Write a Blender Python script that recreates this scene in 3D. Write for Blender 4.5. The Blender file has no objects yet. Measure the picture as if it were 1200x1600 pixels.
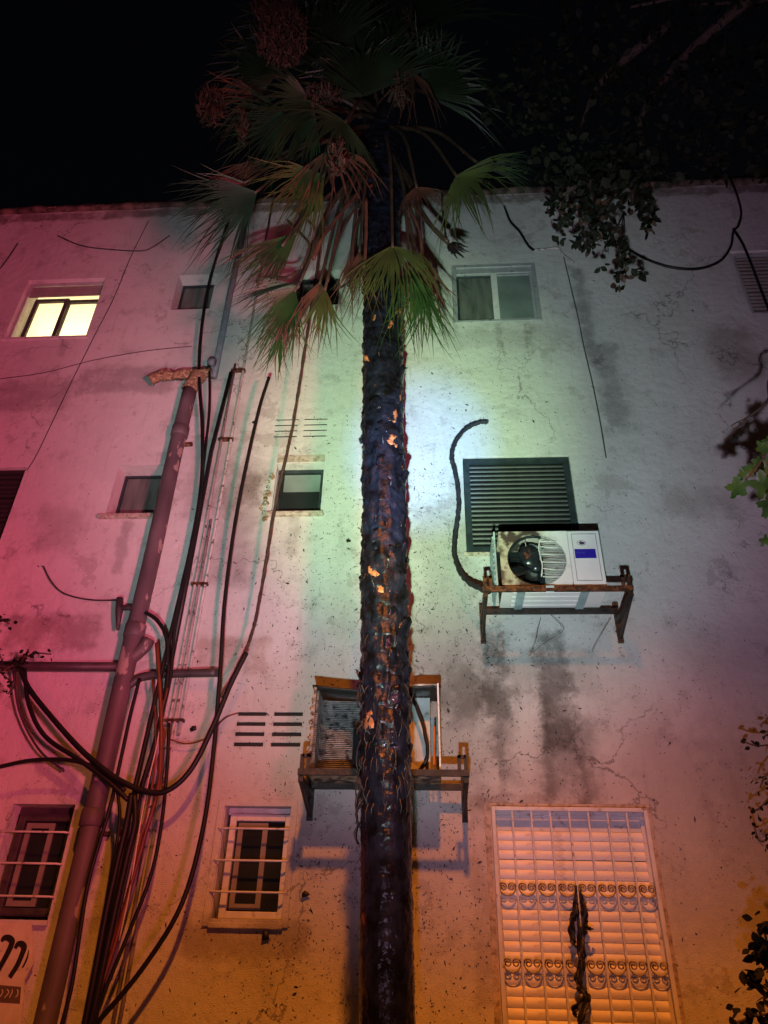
import bpy, bmesh, math, random
from mathutils import Vector as V, Matrix, noise
R = random.Random(7)
C = bpy.context.scene.collection
sc = bpy.context.scene
rad = math.radians

# ---------------------------------------------------------------- camera
CAM = V((0, -5.4, 1.6))
RX = V((0.99785522, 0.06096441, 0.02383921))
UPc = V((0.01373192, -0.55103034, 0.83437222))
BK = V((0.06400314, -0.83225531, -0.55068566))
cd = bpy.data.cameras.new('camera'); cam = bpy.data.objects.new('camera', cd); C.objects.link(cam)
m = Matrix(((RX.x, UPc.x, BK.x, CAM.x), (RX.y, UPc.y, BK.y, CAM.y), (RX.z, UPc.z, BK.z, CAM.z), (0, 0, 0, 1)))
cam.matrix_world = m
cd.sensor_fit = 'VERTICAL'; cd.sensor_height = 36; cd.lens = 36 * 1155 / 1600.0
cd.clip_start = 0.05; cd.clip_end = 400
sc.camera = cam

# ---------------------------------------------------------------- night sky
w = bpy.data.worlds.new('World'); sc.world = w; w.use_nodes = True
nt = w.node_tree; bg = nt.nodes['Background']
sky = nt.nodes.new('ShaderNodeTexSky'); sky.sky_type = 'NISHITA'; sky.sun_disc = False
sky.sun_elevation = rad(-3.5); sky.sun_rotation = rad(200)
nt.links.new(sky.outputs[0], bg.inputs[0]); bg.inputs[1].default_value = 0.05

def aim(o, target):
    o.rotation_euler = (V(target) - o.location).to_track_quat('-Z', 'Y').to_euler()

# faint moonlight
sd = bpy.data.lights.new('moonlight', 'SUN'); sd.energy = 0.004; sd.angle = rad(0.5); sd.color = (.7, .8, 1)
so = bpy.data.objects.new('moonlight', sd); C.objects.link(so); so.location = (0, -8, 12); aim(so, (1.5, 0, 3))

def spot(name, loc, tgt, watts, col, cone, blend=1.0, radius=.03):
    l = bpy.data.lights.new(name, 'SPOT'); l.energy = watts; l.color = col
    l.spot_size = rad(cone); l.spot_blend = blend; l.shadow_soft_size = radius
    o = bpy.data.objects.new(name, l); C.objects.link(o); o.location = loc; aim(o, tgt)
    return o
TORCH = (-.08, -5.5, .7)
spot('torch_core', TORCH, (-.08, 0, 5.82), 4200, (.20, .34, 1.0), 12.5, .95)
spot('torch_ring', TORCH, (-.24, 0, 5.90), 2750, (.64, 1.0, .42), 29)
spot('torch_halo', TORCH, (-.30, 0, 6.0), 1400, (.34, .76, .60), 54)
spot('headlamp_flood', (-.15, -5.6, .6), (.6, 0, 6.9), 720, (.94, .60, .92), 80, 1.0, .05)
spot('red_beacon', (2.2, -6.0, 1.9), (-7.8, 0, 7.4), 3300, (1.0, .13, .23), 77, 1.0, .32)
spot('red_beacon_near', (-2.6, -5.4, 1.2), (-5.5, 0, 3.4), 330, (1.0, .02, .01), 58, 1.0, .10)
spot('street_lamp_sodium', (.2, -6.0, 8.0), (-.2, 0, -4.0), 2900, (1.0, .24, .022), 70, 1.0, .16)
sc.view_settings.view_transform = 'Standard'; sc.view_settings.look = 'None'
sc.view_settings.exposure = 0; sc.view_settings.gamma = 1

# ---------------------------------------------------------------- materials
def new_mat(name):
    mt = bpy.data.materials.new(name); mt.use_nodes = True
    return mt, mt.node_tree, mt.node_tree.nodes['Principled BSDF']
def mat(name, col, rough=.6, metal=0.0, var=.25, scale=8.0, bump=.0, bscale=60.0, col2=None, mask=(.45, .6), stretch=(1, 1, 1), spec=.5, detail=6):
    """base colour varied by noise, optional second colour in noise patches, optional bump"""
    mt, t, b = new_mat(name); N = t.nodes; L = t.links
    b.inputs['Roughness'].default_value = rough; b.inputs['Metallic'].default_value = metal
    b.inputs['Specular IOR Level'].default_value = spec
    tc = N.new('ShaderNodeTexCoord'); mp = N.new('ShaderNodeMapping'); mp.inputs['Scale'].default_value = stretch
    L.new(tc.outputs['Object'], mp.inputs[0])
    n = N.new('ShaderNodeTexNoise'); n.inputs['Scale'].default_value = scale; n.inputs['Detail'].default_value = detail
    L.new(mp.outputs[0], n.inputs[0])
    r = N.new('ShaderNodeValToRGB'); L.new(n.outputs[0], r.inputs[0])
    c0 = [max(0, c * (1 - var)) for c in col]; c1 = [min(1, c * (1 + var)) for c in col]
    r.color_ramp.elements[0].position = .3; r.color_ramp.elements[1].position = .7
    r.color_ramp.elements[0].color = (*c0, 1); r.color_ramp.elements[1].color = (*c1, 1)
    out = r.outputs[0]
    if col2:
        n2 = N.new('ShaderNodeTexNoise'); n2.inputs['Scale'].default_value = scale * 1.7; n2.inputs['Detail'].default_value = 8
        L.new(mp.outputs[0], n2.inputs[0])
        mr = N.new('ShaderNodeMapRange'); mr.inputs[1].default_value = mask[0]; mr.inputs[2].default_value = mask[1]
        L.new(n2.outputs[0], mr.inputs[0])
        mx = N.new('ShaderNodeMix'); mx.data_type = 'RGBA'; L.new(mr.outputs[0], mx.inputs[0])
        L.new(out, mx.inputs[6]); mx.inputs[7].default_value = (*col2, 1); out = mx.outputs[2]
    L.new(out, b.inputs['Base Color'])
    if bump:
        n3 = N.new('ShaderNodeTexNoise'); n3.inputs['Scale'].default_value = bscale; n3.inputs['Detail'].default_value = 5
        L.new(mp.outputs[0], n3.inputs[0])
        bm = N.new('ShaderNodeBump'); bm.inputs['Strength'].default_value = bump; bm.inputs['Distance'].default_value = .01
        L.new(n3.outputs[0], bm.inputs['Height']); L.new(bm.outputs[0], b.inputs['Normal'])
    return mt

# stains on the wall, and shade painted where red light is blocked: (x, z, half width, half height, softness, strength, colour)
STAINS_AND_SHADE = [
    (.46, 3.68, .06, .30, .09, .58, (.05, .045, .04)), (.50, 3.25, .03, .3, .12, .35, (.05, .045, .04)),     # soot runs below the upper condenser
    (.90, 3.58, .075, .40, .10, .66, (.04, .036, .035)), (.95, 3.05, .15, .22, .13, .5, (.06, .052, .05)), (.80, 2.95, .015, .55, .05, .4, (.06, .052, .05)), (1.04, 3.2, .012, .5, .04, .45, (.06, .052, .05)), (.47, 2.9, .012, .4, .05, .35, (.06, .052, .05)), (.72, 7.35, .015, .16, .03, .4, (.07, .06, .05)), (1.02, 7.3, .02, .20, .04, .35, (.07, .06, .05)), (-1.2, 4.95, .03, .18, .05, .35, (.08, .06, .05)), (-3.9, 7.2, .02, .22, .04, .35, (.08, .05, .05)), (-2.7, 4.85, .02, .24, .05, .35, (.08, .05, .05)),
    (.75, 3.72, .35, .05, .25, .3, (.08, .07, .07)),
    (.22, 3.55, .05, .12, .2, .45, (.05, .04, .04)),
    (.1, 4.3, .10, .8, .35, .38, (.10, .085, .07)),
    (-.72, 4.5, .03, .4, .2, .20, (.10, .085, .07)),
    (-1.62, 5.45, .05, .12, .12, .55, (.12, .08, .05)),    # broken plaster beside the small window
    (-2.02, 5.8, .10, .5, .3, .38, (.10, .075, .06)),
    (-1.72, 5.1, .08, .5, .3, .38, (.10, .075, .06)),
    (1.62, 7.6, .02, .7, .10, .5, (.07, .06, .06)),        # crack and its damp edge
    (1.75, 6.6, .03, .5, .16, .45, (.08, .07, .06)),
    (-4.2, 6.65, .5, .13, .14, .40, (.10, .06, .07)),  # painted shade where foliage cuts off the red light
    (-3.1, 6.85, .45, .13, .12, .40, (.10, .06, .07)),  # more of that blocked red light, put in as dark colour
    (-3.1, 4.05, .36, .12, .07, .5, (.14, .06, .05)),  # peeling patch, plus shade of blocked red light put into the colour
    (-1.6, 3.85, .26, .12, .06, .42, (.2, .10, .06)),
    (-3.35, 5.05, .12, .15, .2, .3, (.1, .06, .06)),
    (-1.2, 3.2, .35, .35, .4, .18, (.12, .12, .12)),
    (3.0, 7.0, .10, .22, .28, .45, (.10, .05, .03)),
    (2.3, 5.25, .25, .04, .2, .3, (.10, .06, .05)),
    (2.4, 3.2, .3, .6, .5, .3, (.12, .07, .05)),
    (1.9, 2.6, .3, .5, .4, .25, (.12, .07, .05)),
    (.30, 2.2, .05, .6, .06, .35, (.16, .10, .07)),
    (-.55, 2.1, .5, .25, .5, .18, (.12, .09, .07)),
    (.75, 7.3, .6, .06, .15, .22, (.12, .11, .09)),
    (.65, 2.77, .35, .03, .03, .4, (.2, .14, .12)),
    (-1.25, 1.9, .35, .06, .12, .45, (.1, .06, .04)),
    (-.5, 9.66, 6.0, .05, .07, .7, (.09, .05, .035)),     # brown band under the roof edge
    (.10, 3.2, .16, .28, .3, .35, (.06, .05, .05)),
    (-1.55, 8.9, .8, .3, .5, .2, (.12, .09, .08)),
]
def wall_material():
    mt, t, b = new_mat('old stucco'); N = t.nodes; L = t.links
    b.inputs['Roughness'].default_value = .75; b.inputs['Specular IOR Level'].default_value = .25
    tc = N.new('ShaderNodeTexCoord')
    def nz(scale, detail=6, stretch=None, rough=.5):
        n = N.new('ShaderNodeTexNoise'); n.inputs['Scale'].default_value = scale; n.inputs['Detail'].default_value = detail
        n.inputs['Roughness'].default_value = rough
        if stretch:
            mp = N.new('ShaderNodeMapping'); mp.inputs['Scale'].default_value = stretch
            L.new(tc.outputs['Object'], mp.inputs[0]); L.new(mp.outputs[0], n.inputs[0])
        else: L.new(tc.outputs['Object'], n.inputs[0])
        return n
    def rng(src, a, b_, c=0., d=1.):
        mr = N.new('ShaderNodeMapRange'); L.new(src, mr.inputs[0])
        for i, v in enumerate((a, b_, c, d)): mr.inputs[i + 1].default_value = v
        return mr.outputs[0]
    def mx(fac, a, col):
        q = N.new('ShaderNodeMix'); q.data_type = 'RGBA'
        if isinstance(fac, float): q.inputs[0].default_value = fac
        else: L.new(fac, q.inputs[0])
        if isinstance(a, tuple): q.inputs[6].default_value = (*a, 1)
        else: L.new(a, q.inputs[6])
        q.inputs[7].default_value = (*col, 1); return q.outputs[2]
    def math_(op, a, b_=None, clamp=False):
        q = N.new('ShaderNodeMath'); q.operation = op; q.use_clamp = clamp
        for i, v in enumerate((a, b_)):
            if v is None: continue
            if isinstance(v, (int, float)): q.inputs[i].default_value = v
            else: L.new(v, q.inputs[i])
        return q.outputs[0]
    big = nz(.9, 8, None, .6); mid = nz(4.5, 8, None, .65); fine = nz(45, 6); streak = nz(3.0, 7, (4.5, 1, .5), .65)
    col = mx(rng(big.outputs[0], .35, .68), (.60, .595, .58), (.50, .49, .475))
    col = mx(rng(mid.outputs[0], .54, .70, 0, .5), col, (.28, .26, .25))
    col = mx(rng(streak.outputs[0], .56, .80, 0, .38), col, (.20, .185, .175))
    patch = nz(1.6, 10, None, .7)                      # where old paint has come away in sharp edged islands
    col = mx(rng(patch.outputs[0], .585, .60, 0, .55), col, (.36, .33, .31))
    # hairline cracks wandering through the render
    cn = nz(2.2, 6, None, .6); cvm = N.new('ShaderNodeVectorMath'); cvm.operation = 'MULTIPLY_ADD'
    L.new(cn.outputs['Color'], cvm.inputs[0]); cvm.inputs[1].default_value = (.9, .9, .9); L.new(tc.outputs['Object'], cvm.inputs[2])
    cv = N.new('ShaderNodeTexVoronoi'); cv.feature = 'DISTANCE_TO_EDGE'; cv.inputs['Scale'].default_value = .55; L.new(cvm.outputs[0], cv.inputs[0])
    crk = math_('MULTIPLY', rng(cv.outputs['Distance'], .002, .006, 1, 0), rng(big.outputs[0], .46, .56))
    col = mx(math_('MULTIPLY', crk, .6), col, (.07, .06, .055))
    # pits
    vo = N.new('ShaderNodeTexVoronoi'); vo.inputs['Scale'].default_value = 34; L.new(tc.outputs['Object'], vo.inputs[0])
    pit = math_('MULTIPLY', rng(vo.outputs['Distance'], .10, .19, 1, 0), rng(mid.outputs[0], .46, .62))
    col = mx(math_('MULTIPLY', pit, .75), col, (.05, .04, .035))
    # warp for stains and painted shade
    wn = nz(5.0, 9, None, .7); sx = N.new('ShaderNodeSeparateXYZ'); L.new(tc.outputs['Object'], sx.inputs[0])
    wrp = math_('MULTIPLY', math_('SUBTRACT', wn.outputs[0], .5), .55)
    for (x, z, hx, hz, so_, st, c) in STAINS_AND_SHADE:
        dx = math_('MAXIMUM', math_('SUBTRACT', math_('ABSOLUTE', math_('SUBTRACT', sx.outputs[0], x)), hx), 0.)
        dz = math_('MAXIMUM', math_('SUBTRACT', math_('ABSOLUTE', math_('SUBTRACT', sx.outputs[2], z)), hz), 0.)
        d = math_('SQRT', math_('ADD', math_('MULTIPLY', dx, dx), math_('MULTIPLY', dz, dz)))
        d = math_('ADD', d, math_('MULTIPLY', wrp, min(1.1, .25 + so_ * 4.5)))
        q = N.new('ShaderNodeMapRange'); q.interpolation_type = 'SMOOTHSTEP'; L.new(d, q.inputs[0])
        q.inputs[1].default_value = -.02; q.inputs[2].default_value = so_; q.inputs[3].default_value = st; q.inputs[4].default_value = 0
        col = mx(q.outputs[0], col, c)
    L.new(col, b.inputs['Base Color'])
    n3 = nz(90, 6, (.7, 1, 1.7), .65); n4 = nz(14, 6)
    hh = math_('ADD', math_('MULTIPLY', n3.outputs[0], .5), math_('MULTIPLY', n4.outputs[0], .9))
    hh = math_('SUBTRACT', hh, math_('MULTIPLY', pit, .35))
    bm = N.new('ShaderNodeBump'); bm.inputs['Strength'].default_value = .9; bm.inputs['Distance'].default_value = .013
    L.new(hh, bm.inputs['Height']); L.new(bm.outputs[0], b.inputs['Normal'])
    return mt
M = {}
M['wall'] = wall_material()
M['white'] = mat('white painted metal', (.62, .62, .61), .45, var=.12, scale=12, col2=(.30, .26, .22), mask=(.6, .7), bump=.15)
M['alu'] = mat('grey aluminium', (.42, .44, .45), .4, .3, var=.15, scale=10, col2=(.2, .18, .16), mask=(.6, .72))
M['dark_alu'] = mat('dark painted aluminium', (.030, .042, .048), .42, .2, var=.3, scale=14, bump=.1)
M['shutter'] = mat('cream roller shutter plastic', (.80, .77, .72), .5, var=.12, scale=6, col2=(.50, .45, .40), mask=(.56, .72), stretch=(1, 1, 3))
M['shutter_dirty'] = mat('grimy roller shutter plastic', (.22, .20, .18), .6, var=.2, scale=7)
M['slat_black'] = mat('black shutter slats', (.010, .012, .013), .5, var=.4, scale=14)
M['glass'] = mat('dark window glass', (.018, .022, .022), .12, var=.3, scale=3, spec=.6)
M['curtain'] = mat('drawn dusty curtain', (.10, .11, .10), .7, var=.4, scale=3, stretch=(6, 1, 1))
M['frost'] = mat('frosted glass', (.16, .20, .19), .4, var=.3, scale=3)
M['dark'] = mat('slot shade and shutter black', (.012, .011, .011), .8)
M['sill'] = mat('stone sill', (.42, .36, .30), .7, var=.25, scale=18, col2=(.2, .14, .1), mask=(.5, .7), bump=.4)
M['room'] = mat('cream room paint', (.80, .78, .62), .7, var=.03)
M['rust'] = mat('rusty bracket steel', (.12, .045, .018), .55, .2, var=.5, scale=22, col2=(.018, .013, .012), mask=(.44, .58), bump=.4)
M['burnt'] = mat('smoke blackened steel', (.030, .024, .022), .5, .3, var=.5, scale=20, col2=(.10, .045, .02), mask=(.6, .7), bump=.4)
M['acwhite'] = mat('white casing paint', (.66, .66, .67), .35, var=.06, scale=7, col2=(.5, .47, .43), mask=(.62, .8), bump=.05)
M['scorch'] = mat('scorched casing', (.30, .24, .16), .5, var=.5, scale=9, col2=(.03, .024, .02), mask=(.46, .6), bump=.3)
M['char'] = mat('charred black', (.011, .010, .010), .5, var=.5, scale=20, bump=.5, bscale=50)
M['plastic'] = mat('black fan plastic', (.012, .016, .02), .28, var=.4, scale=12)
M['melt'] = mat('half melted pale plastic', (.24, .34, .37), .3, var=.4, scale=9, bump=.4, bscale=20)
M['fin'] = mat('aluminium fins', (.55, .55, .58), .32, .7, var=.35, scale=16, col2=(.04, .035, .035), mask=(.52, .66))
M['copper'] = mat('copper tube', (.50, .20, .07), .35, .85, var=.3)
M['scrollshade'] = mat('shaded scroll paint', (.34, .27, .22), .6, var=.3, scale=20, col2=(.08, .05, .04), mask=(.48, .6))  # scrolls browned: the shade on their undersides is put into the colour
M['blue'] = mat('blue label ink', (.012, .012, .30), .4, var=.1)
M['palepr'] = mat('pale label print', (.08, .09, .42), .4, var=.1)
M['ink'] = mat('dark emblem ink', (.03, .025, .09), .4, var=.2, col2=(.25, .07, .02), mask=(.5, .6), scale=40)
M['pipe'] = mat('painted drain pipe', (.095, .07, .078), .6, var=.35, scale=5, col2=(.30, .23, .21), mask=(.60, .62), stretch=(1, 1, .5), bump=.2)
M['ppipe'] = mat('pale painted conduit', (.40, .37, .35), .55, var=.2, scale=14, col2=(.08, .06, .05), mask=(.58, .66))
M['gpipe'] = mat('grey pipe', (.16, .17, .20), .5, var=.2, scale=14)
M['dpipe'] = mat('dark grimy pipe', (.05, .04, .045), .5, var=.35, scale=12, bump=.3)
M['crust'] = mat('crusted old pipe', (.20, .12, .07), .85, var=.6, scale=26, col2=(.42, .28, .16), mask=(.52, .62), bump=1, bscale=40)
M['coping'] = mat('mouldy parapet plaster', (.12, .085, .065), .9, var=.6, scale=5, col2=(.03, .022, .018), mask=(.42, .6), bump=.8, bscale=18)
M['cable'] = mat('black cable rubber', (.010, .009, .010), .45, var=.3, spec=.3)
M['hose'] = mat('frayed black insulation', (.016, .016, .020), .6, var=.5, scale=30, bump=.8, bscale=60)
M['brown'] = mat('red brown cable', (.13, .035, .018), .4, var=.25)
M['pale'] = mat('pale wire', (.55, .45, .38), .45, var=.2)
M['vine'] = mat('singed fuzzy rope', (.05, .028, .02), .8, var=.6, scale=40, bump=1, bscale=90)
M['leaf'] = mat('dark green leaf', (.009, .012, .006), .65, var=.5, scale=5, spec=.15)
M['leafdry'] = mat('dry brown leaf', (.05, .024, .014), .6, var=.5, scale=5)
M['ivy'] = mat('fresh green leaf', (.030, .070, .012), .4, var=.6, scale=9, col2=(.10, .09, .02), mask=(.6, .7))
M['bark'] = mat('tree bark', (.07, .05, .04), .85, var=.4, scale=20, bump=.8)
M['frond'] = mat('palm green', (.020, .058, .014), .5, var=.45, scale=4)
M['frond_shaded'] = mat('shaded crown green', (.010, .028, .008), .55, var=.5, scale=4)  # palm green darkened: the dim light up in the crown is painted in
M['frond_blue'] = mat('palm blue green', (.007, .032, .015), .5, var=.4, scale=4)
M['frond_olive'] = mat('palm olive', (.050, .075, .018), .5, var=.4, scale=4)
M['frond_dead'] = mat('dead palm leaf', (.09, .042, .022), .7, var=.5, scale=6)
M['petiole'] = mat('palm stalk', (.05, .035, .022), .5, var=.4, scale=9)
M['flower'] = mat('dry fruit spray', (.040, .030, .014), .8, var=.4, scale=20)
M['sign'] = mat('enamel sign white', (.62, .56, .46), .45, var=.12, scale=10, col2=(.3, .2, .12), mask=(.62, .7))
M['signdark'] = mat('sign black paint', (.02, .016, .015), .45)
M['signband'] = mat('sign band grey', (.12, .08, .06), .5)
M['pave'] = mat('worn pavement', (.16, .15, .14), .85, var=.3, scale=5, bump=.5)

def bark_mat(name, wet):
    """charred, wet palm bark with raw orange flesh where the sheaths have burnt off"""
    mt, t, b = new_mat(name); N = t.nodes; L = t.links
    tc = N.new('ShaderNodeTexCoord'); mp = N.new('ShaderNodeMapping'); mp.inputs['Scale'].default_value = (1, 1, .8)
    L.new(tc.outputs['Object'], mp.inputs[0])
    def nz(s, d=6):
        n = N.new('ShaderNodeTexNoise'); n.inputs['Scale'].default_value = s; n.inputs['Detail'].default_value = d
        L.new(mp.outputs[0], n.inputs[0]); return n
    a = nz(12); r = N.new('ShaderNodeValToRGB'); L.new(a.outputs[0], r.inputs[0])
    r.color_ramp.elements[0].color = (.004, .004, .005, 1); r.color_ramp.elements[0].position = .38
    r.color_ramp.elements[1].color = ((.006, .005, .005, 1) if wet else (.013, .017, .032, 1)); r.color_ramp.elements[1].position = .68
    o = nz(7.5, 3); mr = N.new('ShaderNodeMapRange'); L.new(o.outputs[0], mr.inputs[0])
    mr.inputs[1].default_value = .70 if not wet else .80; mr.inputs[2].default_value = .73 if not wet else .9
    mx = N.new('ShaderNodeMix'); mx.data_type = 'RGBA'; L.new(mr.outputs[0], mx.inputs[0]); L.new(r.outputs[0], mx.inputs[6])
    mx.inputs[7].default_value = (.15, .045, .018, 1); L.new(mx.outputs[2], b.inputs['Base Color'])
    b.inputs['Roughness'].default_value = .20 if wet else .30
    sz_ = N.new('ShaderNodeSeparateXYZ'); L.new(tc.outputs['Object'], sz_.inputs[0])
    rm_ = N.new('ShaderNodeMapRange'); L.new(sz_.outputs[2], rm_.inputs[0])
    rm_.inputs[1].default_value = 2.4; rm_.inputs[2].default_value = 3.2; rm_.inputs[3].default_value = .17; rm_.inputs[4].default_value = .31
    L.new(rm_.outputs[0], b.inputs['Roughness'])
    n3 = nz(60 if wet else 34, 6); bm = N.new('ShaderNodeBump'); b.inputs['Specular IOR Level'].default_value = .3; bm.inputs['Strength'].default_value = .3 if wet else .8; bm.inputs['Distance'].default_value = .006 if wet else .012
    L.new(n3.outputs[0], bm.inputs['Height']); L.new(bm.outputs[0], b.inputs['Normal'])
    return mt
M['palmbark'] = bark_mat('charred palm bark', False)
M['palmwet'] = bark_mat('wet black palm bark', True)
M['raw'] = mat('raw orange palm flesh', (.40, .15, .06), .45, var=.45, scale=30, col2=(.03, .02, .02), mask=(.55, .66), bump=.6)

# ---------------------------------------------------------------- helpers
def P(px, py, d=0.0):
    """the point of the place seen at a spot of the photograph, d metres in front of the wall"""
    v = RX * (px - 600) + UPc * (800 - py) - BK * 1155
    t = (5.4 - d) / v.y
    return CAM + v * t
def tag(o, label=None, cat=None, group=None, kind=None):
    if label: o['label'] = label
    if cat: o['category'] = cat
    if group: o['group'] = group
    if kind: o['kind'] = kind
    return o
def empty(name, loc, label=None, cat=None, group=None):
    o = bpy.data.objects.new(name, None); C.objects.link(o); o.location = loc
    return tag(o, label, cat, group)
class MB:
    def __init__(s): s.v = []; s.f = []
    def add(s, vs, fs):
        n = len(s.v); s.v += [tuple(v) for v in vs]; s.f += [tuple(i + n for i in f) for f in fs]
    def box(s, x0, x1, y0, y1, z0, z1):
        s.add([(x, y, z) for x in (x0, x1) for y in (y0, y1) for z in (z0, z1)],
              [(0, 1, 3, 2), (4, 6, 7, 5), (0, 4, 5, 1), (2, 3, 7, 6), (0, 2, 6, 4), (1, 5, 7, 3)])
        return s
    def bar(s, a, b, wd, th=None, upv=(0, 0, 1)):
        a, b = V(a), V(b); th = th or wd; d = (b - a).normalized(); u = V(upv)
        if abs(d.dot(u)) > .95: u = V((0, 1, 0))
        sd_ = d.cross(u).normalized(); u = sd_.cross(d)
        vs = [p + sd_ * i * wd / 2 + u * j * th / 2 for p in (a, b) for i, j in ((-1, -1), (1, -1), (1, 1), (-1, 1))]
        s.add(vs, [(0, 1, 2, 3), (7, 6, 5, 4), (0, 4, 5, 1), (1, 5, 6, 2), (2, 6, 7, 3), (3, 7, 4, 0)]); return s
    def tube(s, pts, r, n=8, cap=True, jit=0., rr=None):
        pts = [V(p) for p in pts]; rings = []; prev = None
        for i, p in enumerate(pts):
            d = (pts[min(i + 1, len(pts) - 1)] - pts[max(i - 1, 0)])
            d = d.normalized() if d.length > 1e-9 else V((0, 0, 1))
            if prev is None:
                u = V((0, 1, 0)) if abs(d.y) < .9 else V((1, 0, 0)); u = (u - d * u.dot(d)).normalized()
            else: u = (prev - d * prev.dot(d)).normalized()
            prev = u; q = d.cross(u); ri = rr[i] if rr else r
            rings.append([p + (u * math.cos(6.2832 * k / n) + q * math.sin(6.2832 * k / n)) * ri * (1 + (R.uniform(-jit, jit) if jit else 0)) for k in range(n)])
        vs = [v for g in rings for v in g]; fs = []
        for i in range(len(rings) - 1):
            for k in range(n): fs.append((i * n + k, i * n + (k + 1) % n, (i + 1) * n + (k + 1) % n, (i + 1) * n + k))
        if cap: fs.append(tuple(range(n - 1, -1, -1))); fs.append(tuple((len(rings) - 1) * n + k for k in range(n)))
        s.add(vs, fs); return s
    def build(s, name, mt, parent=None, smooth=False, loc=None, bevel=0.):
        me = bpy.data.meshes.new(name)
        off = V(loc) if loc is not None else V((0, 0, 0))
        me.from_pydata([tuple(V(v) - off) for v in s.v], [], s.f)
        bm = bmesh.new(); bm.from_mesh(me); bmesh.ops.recalc_face_normals(bm, faces=bm.faces); bm.to_mesh(me); bm.free()
        me.materials.append(mt)
        if smooth:
            for p in me.polygons: p.use_smooth = True
        o = bpy.data.objects.new(name, me); C.objects.link(o)
        if parent: o.parent = parent; o.location = off
        elif loc is not None: o.location = off
        if bevel:
            b = o.modifiers.new('b', 'BEVEL'); b.width = bevel; b.segments = 2; b.limit_method = 'ANGLE'
        return o
def curve(pts, n=8):
    """Catmull-Rom through the points"""
    pts = [V(p) for p in pts]; out = []
    q = [pts[0] * 2 - pts[1]] + pts + [pts[-1] * 2 - pts[-2]]
    for i in range(1, len(q) - 2):
        for k in range(n):
            t = k / n; a, b, c, d = q[i - 1:i + 3]
            out.append(.5 * ((2 * b) + (c - a) * t + (2 * a - 5 * b + 4 * c - d) * t * t + (3 * b - a - 3 * c + d) * t ** 3))
    out.append(pts[-1]); return out

# ---------------------------------------------------------------- ground
g = MB(); g.add([(-60, -70, 0), (60, -70, 0), (60, 60, 0), (-60, 60, 0)], [(0, 1, 2, 3)])
tag(g.build('ground', M['pave']), 'worn pavement at the foot of the apartment building', None, None, 'structure')

# ---------------------------------------------------------------- the building
BX0, BX1, BZ = -12.0, 10.0, 9.80
bld = empty('apartment_building', (0, 0, 0), 'old three storey stucco apartment building lit red, white and orange at night', 'building')
OP = {  # name: x0, x1, z0, z1, depth
    'lit': (-4.62, -3.70, 7.50, 8.46, .16), 'w2': (-2.84, -2.40, 7.88, 8.46, .16), 'w4': (-1.45, -.98, 7.88, 8.46, .16),
    'w3': (.26, 1.18, 7.53, 8.45, .10), 'w5': (3.30, 4.22, 7.55, 8.54, .10),
    'm1': (-4.70, -3.83, 4.80, 5.74, .10), 'm2': (-2.93, -2.42, 5.17, 5.74, .17), 'm3': (-1.42, -.98, 5.17, 5.72, .14),
    'sh': (.29, 1.25, 4.75, 5.76, .08), 'm5': (3.30, 4.22, 4.75, 5.76, .08),
    'g1': (-3.02, -2.56, 1.98, 2.71, .16), 'g2': (-1.47, -1.0, 1.99, 2.72, .13), 'g3': (.38, 1.42, .95, 2.72, .12),
    'g0': (-4.70, -3.83, 1.5, 2.71, .12), 'g5': (3.30, 4.22, 1.5, 2.71, .10),
}
vent = []
for (xa, xb, za, zb) in ((-1.49, -.97, 6.02, 6.28), (-1.475, -.965, 3.105, 3.385)):
    for c in range(2):
        for r in range(4):
            z = zb - .03 - r * (zb - za - .03) / 3.3; x = xa + c * (xb - xa) * .54
            vent.append((x, x + (xb - xa) * .43, z, z + (.021 if za > 5 else .030), .06))
def build_wall():
    ops = list(OP.values()) + vent
    xs = sorted(set([BX0, BX1] + [o[0] for o in ops] + [o[1] for o in ops])); zs = sorted(set([0, BZ] + [o[2] for o in ops] + [o[3] for o in ops]))
    mb = MB(); idx = {}
    def vid(x, z):
        if (x, z) not in idx: idx[(x, z)] = len(mb.v); mb.v.append((x, 0, z))
        return idx[(x, z)]
    for i in range(len(xs) - 1):
        for j in range(len(zs) - 1):
            cx, cz = (xs[i] + xs[i + 1]) / 2, (zs[j] + zs[j + 1]) / 2
            if any(o[0] < cx < o[1] and o[2] < cz < o[3] for o in ops): continue
            mb.f.append((vid(xs[i], zs[j]), vid(xs[i + 1], zs[j]), vid(xs[i + 1], zs[j + 1]), vid(xs[i], zs[j + 1])))
    for (x0, x1, z0, z1, dp) in ops:
        a = [(x0, 0, z0), (x1, 0, z0), (x1, 0, z1), (x0, 0, z1)]; b = [(p[0], .25, p[2]) for p in a]
        mb.add(a + b, [(k, (k + 1) % 4, 4 + (k + 1) % 4, 4 + k) for k in range(4)])
    # sides and back of the block
    mb.add([(BX0, 0, 0), (BX0, 9, 0), (BX0, 9, BZ), (BX0, 0, BZ), (BX1, 0, 0), (BX1, 9, 0), (BX1, 9, BZ), (BX1, 0, BZ)],
           [(0, 1, 2, 3), (4, 7, 6, 5), (1, 5, 6, 2)])
    return mb
wm = build_wall()
me = bpy.data.meshes.new('wall'); me.from_pydata(wm.v, [], wm.f); me.materials.append(M['wall'])
wall = bpy.data.objects.new('wall', me); C.objects.link(wall); wall.parent = bld
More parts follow.
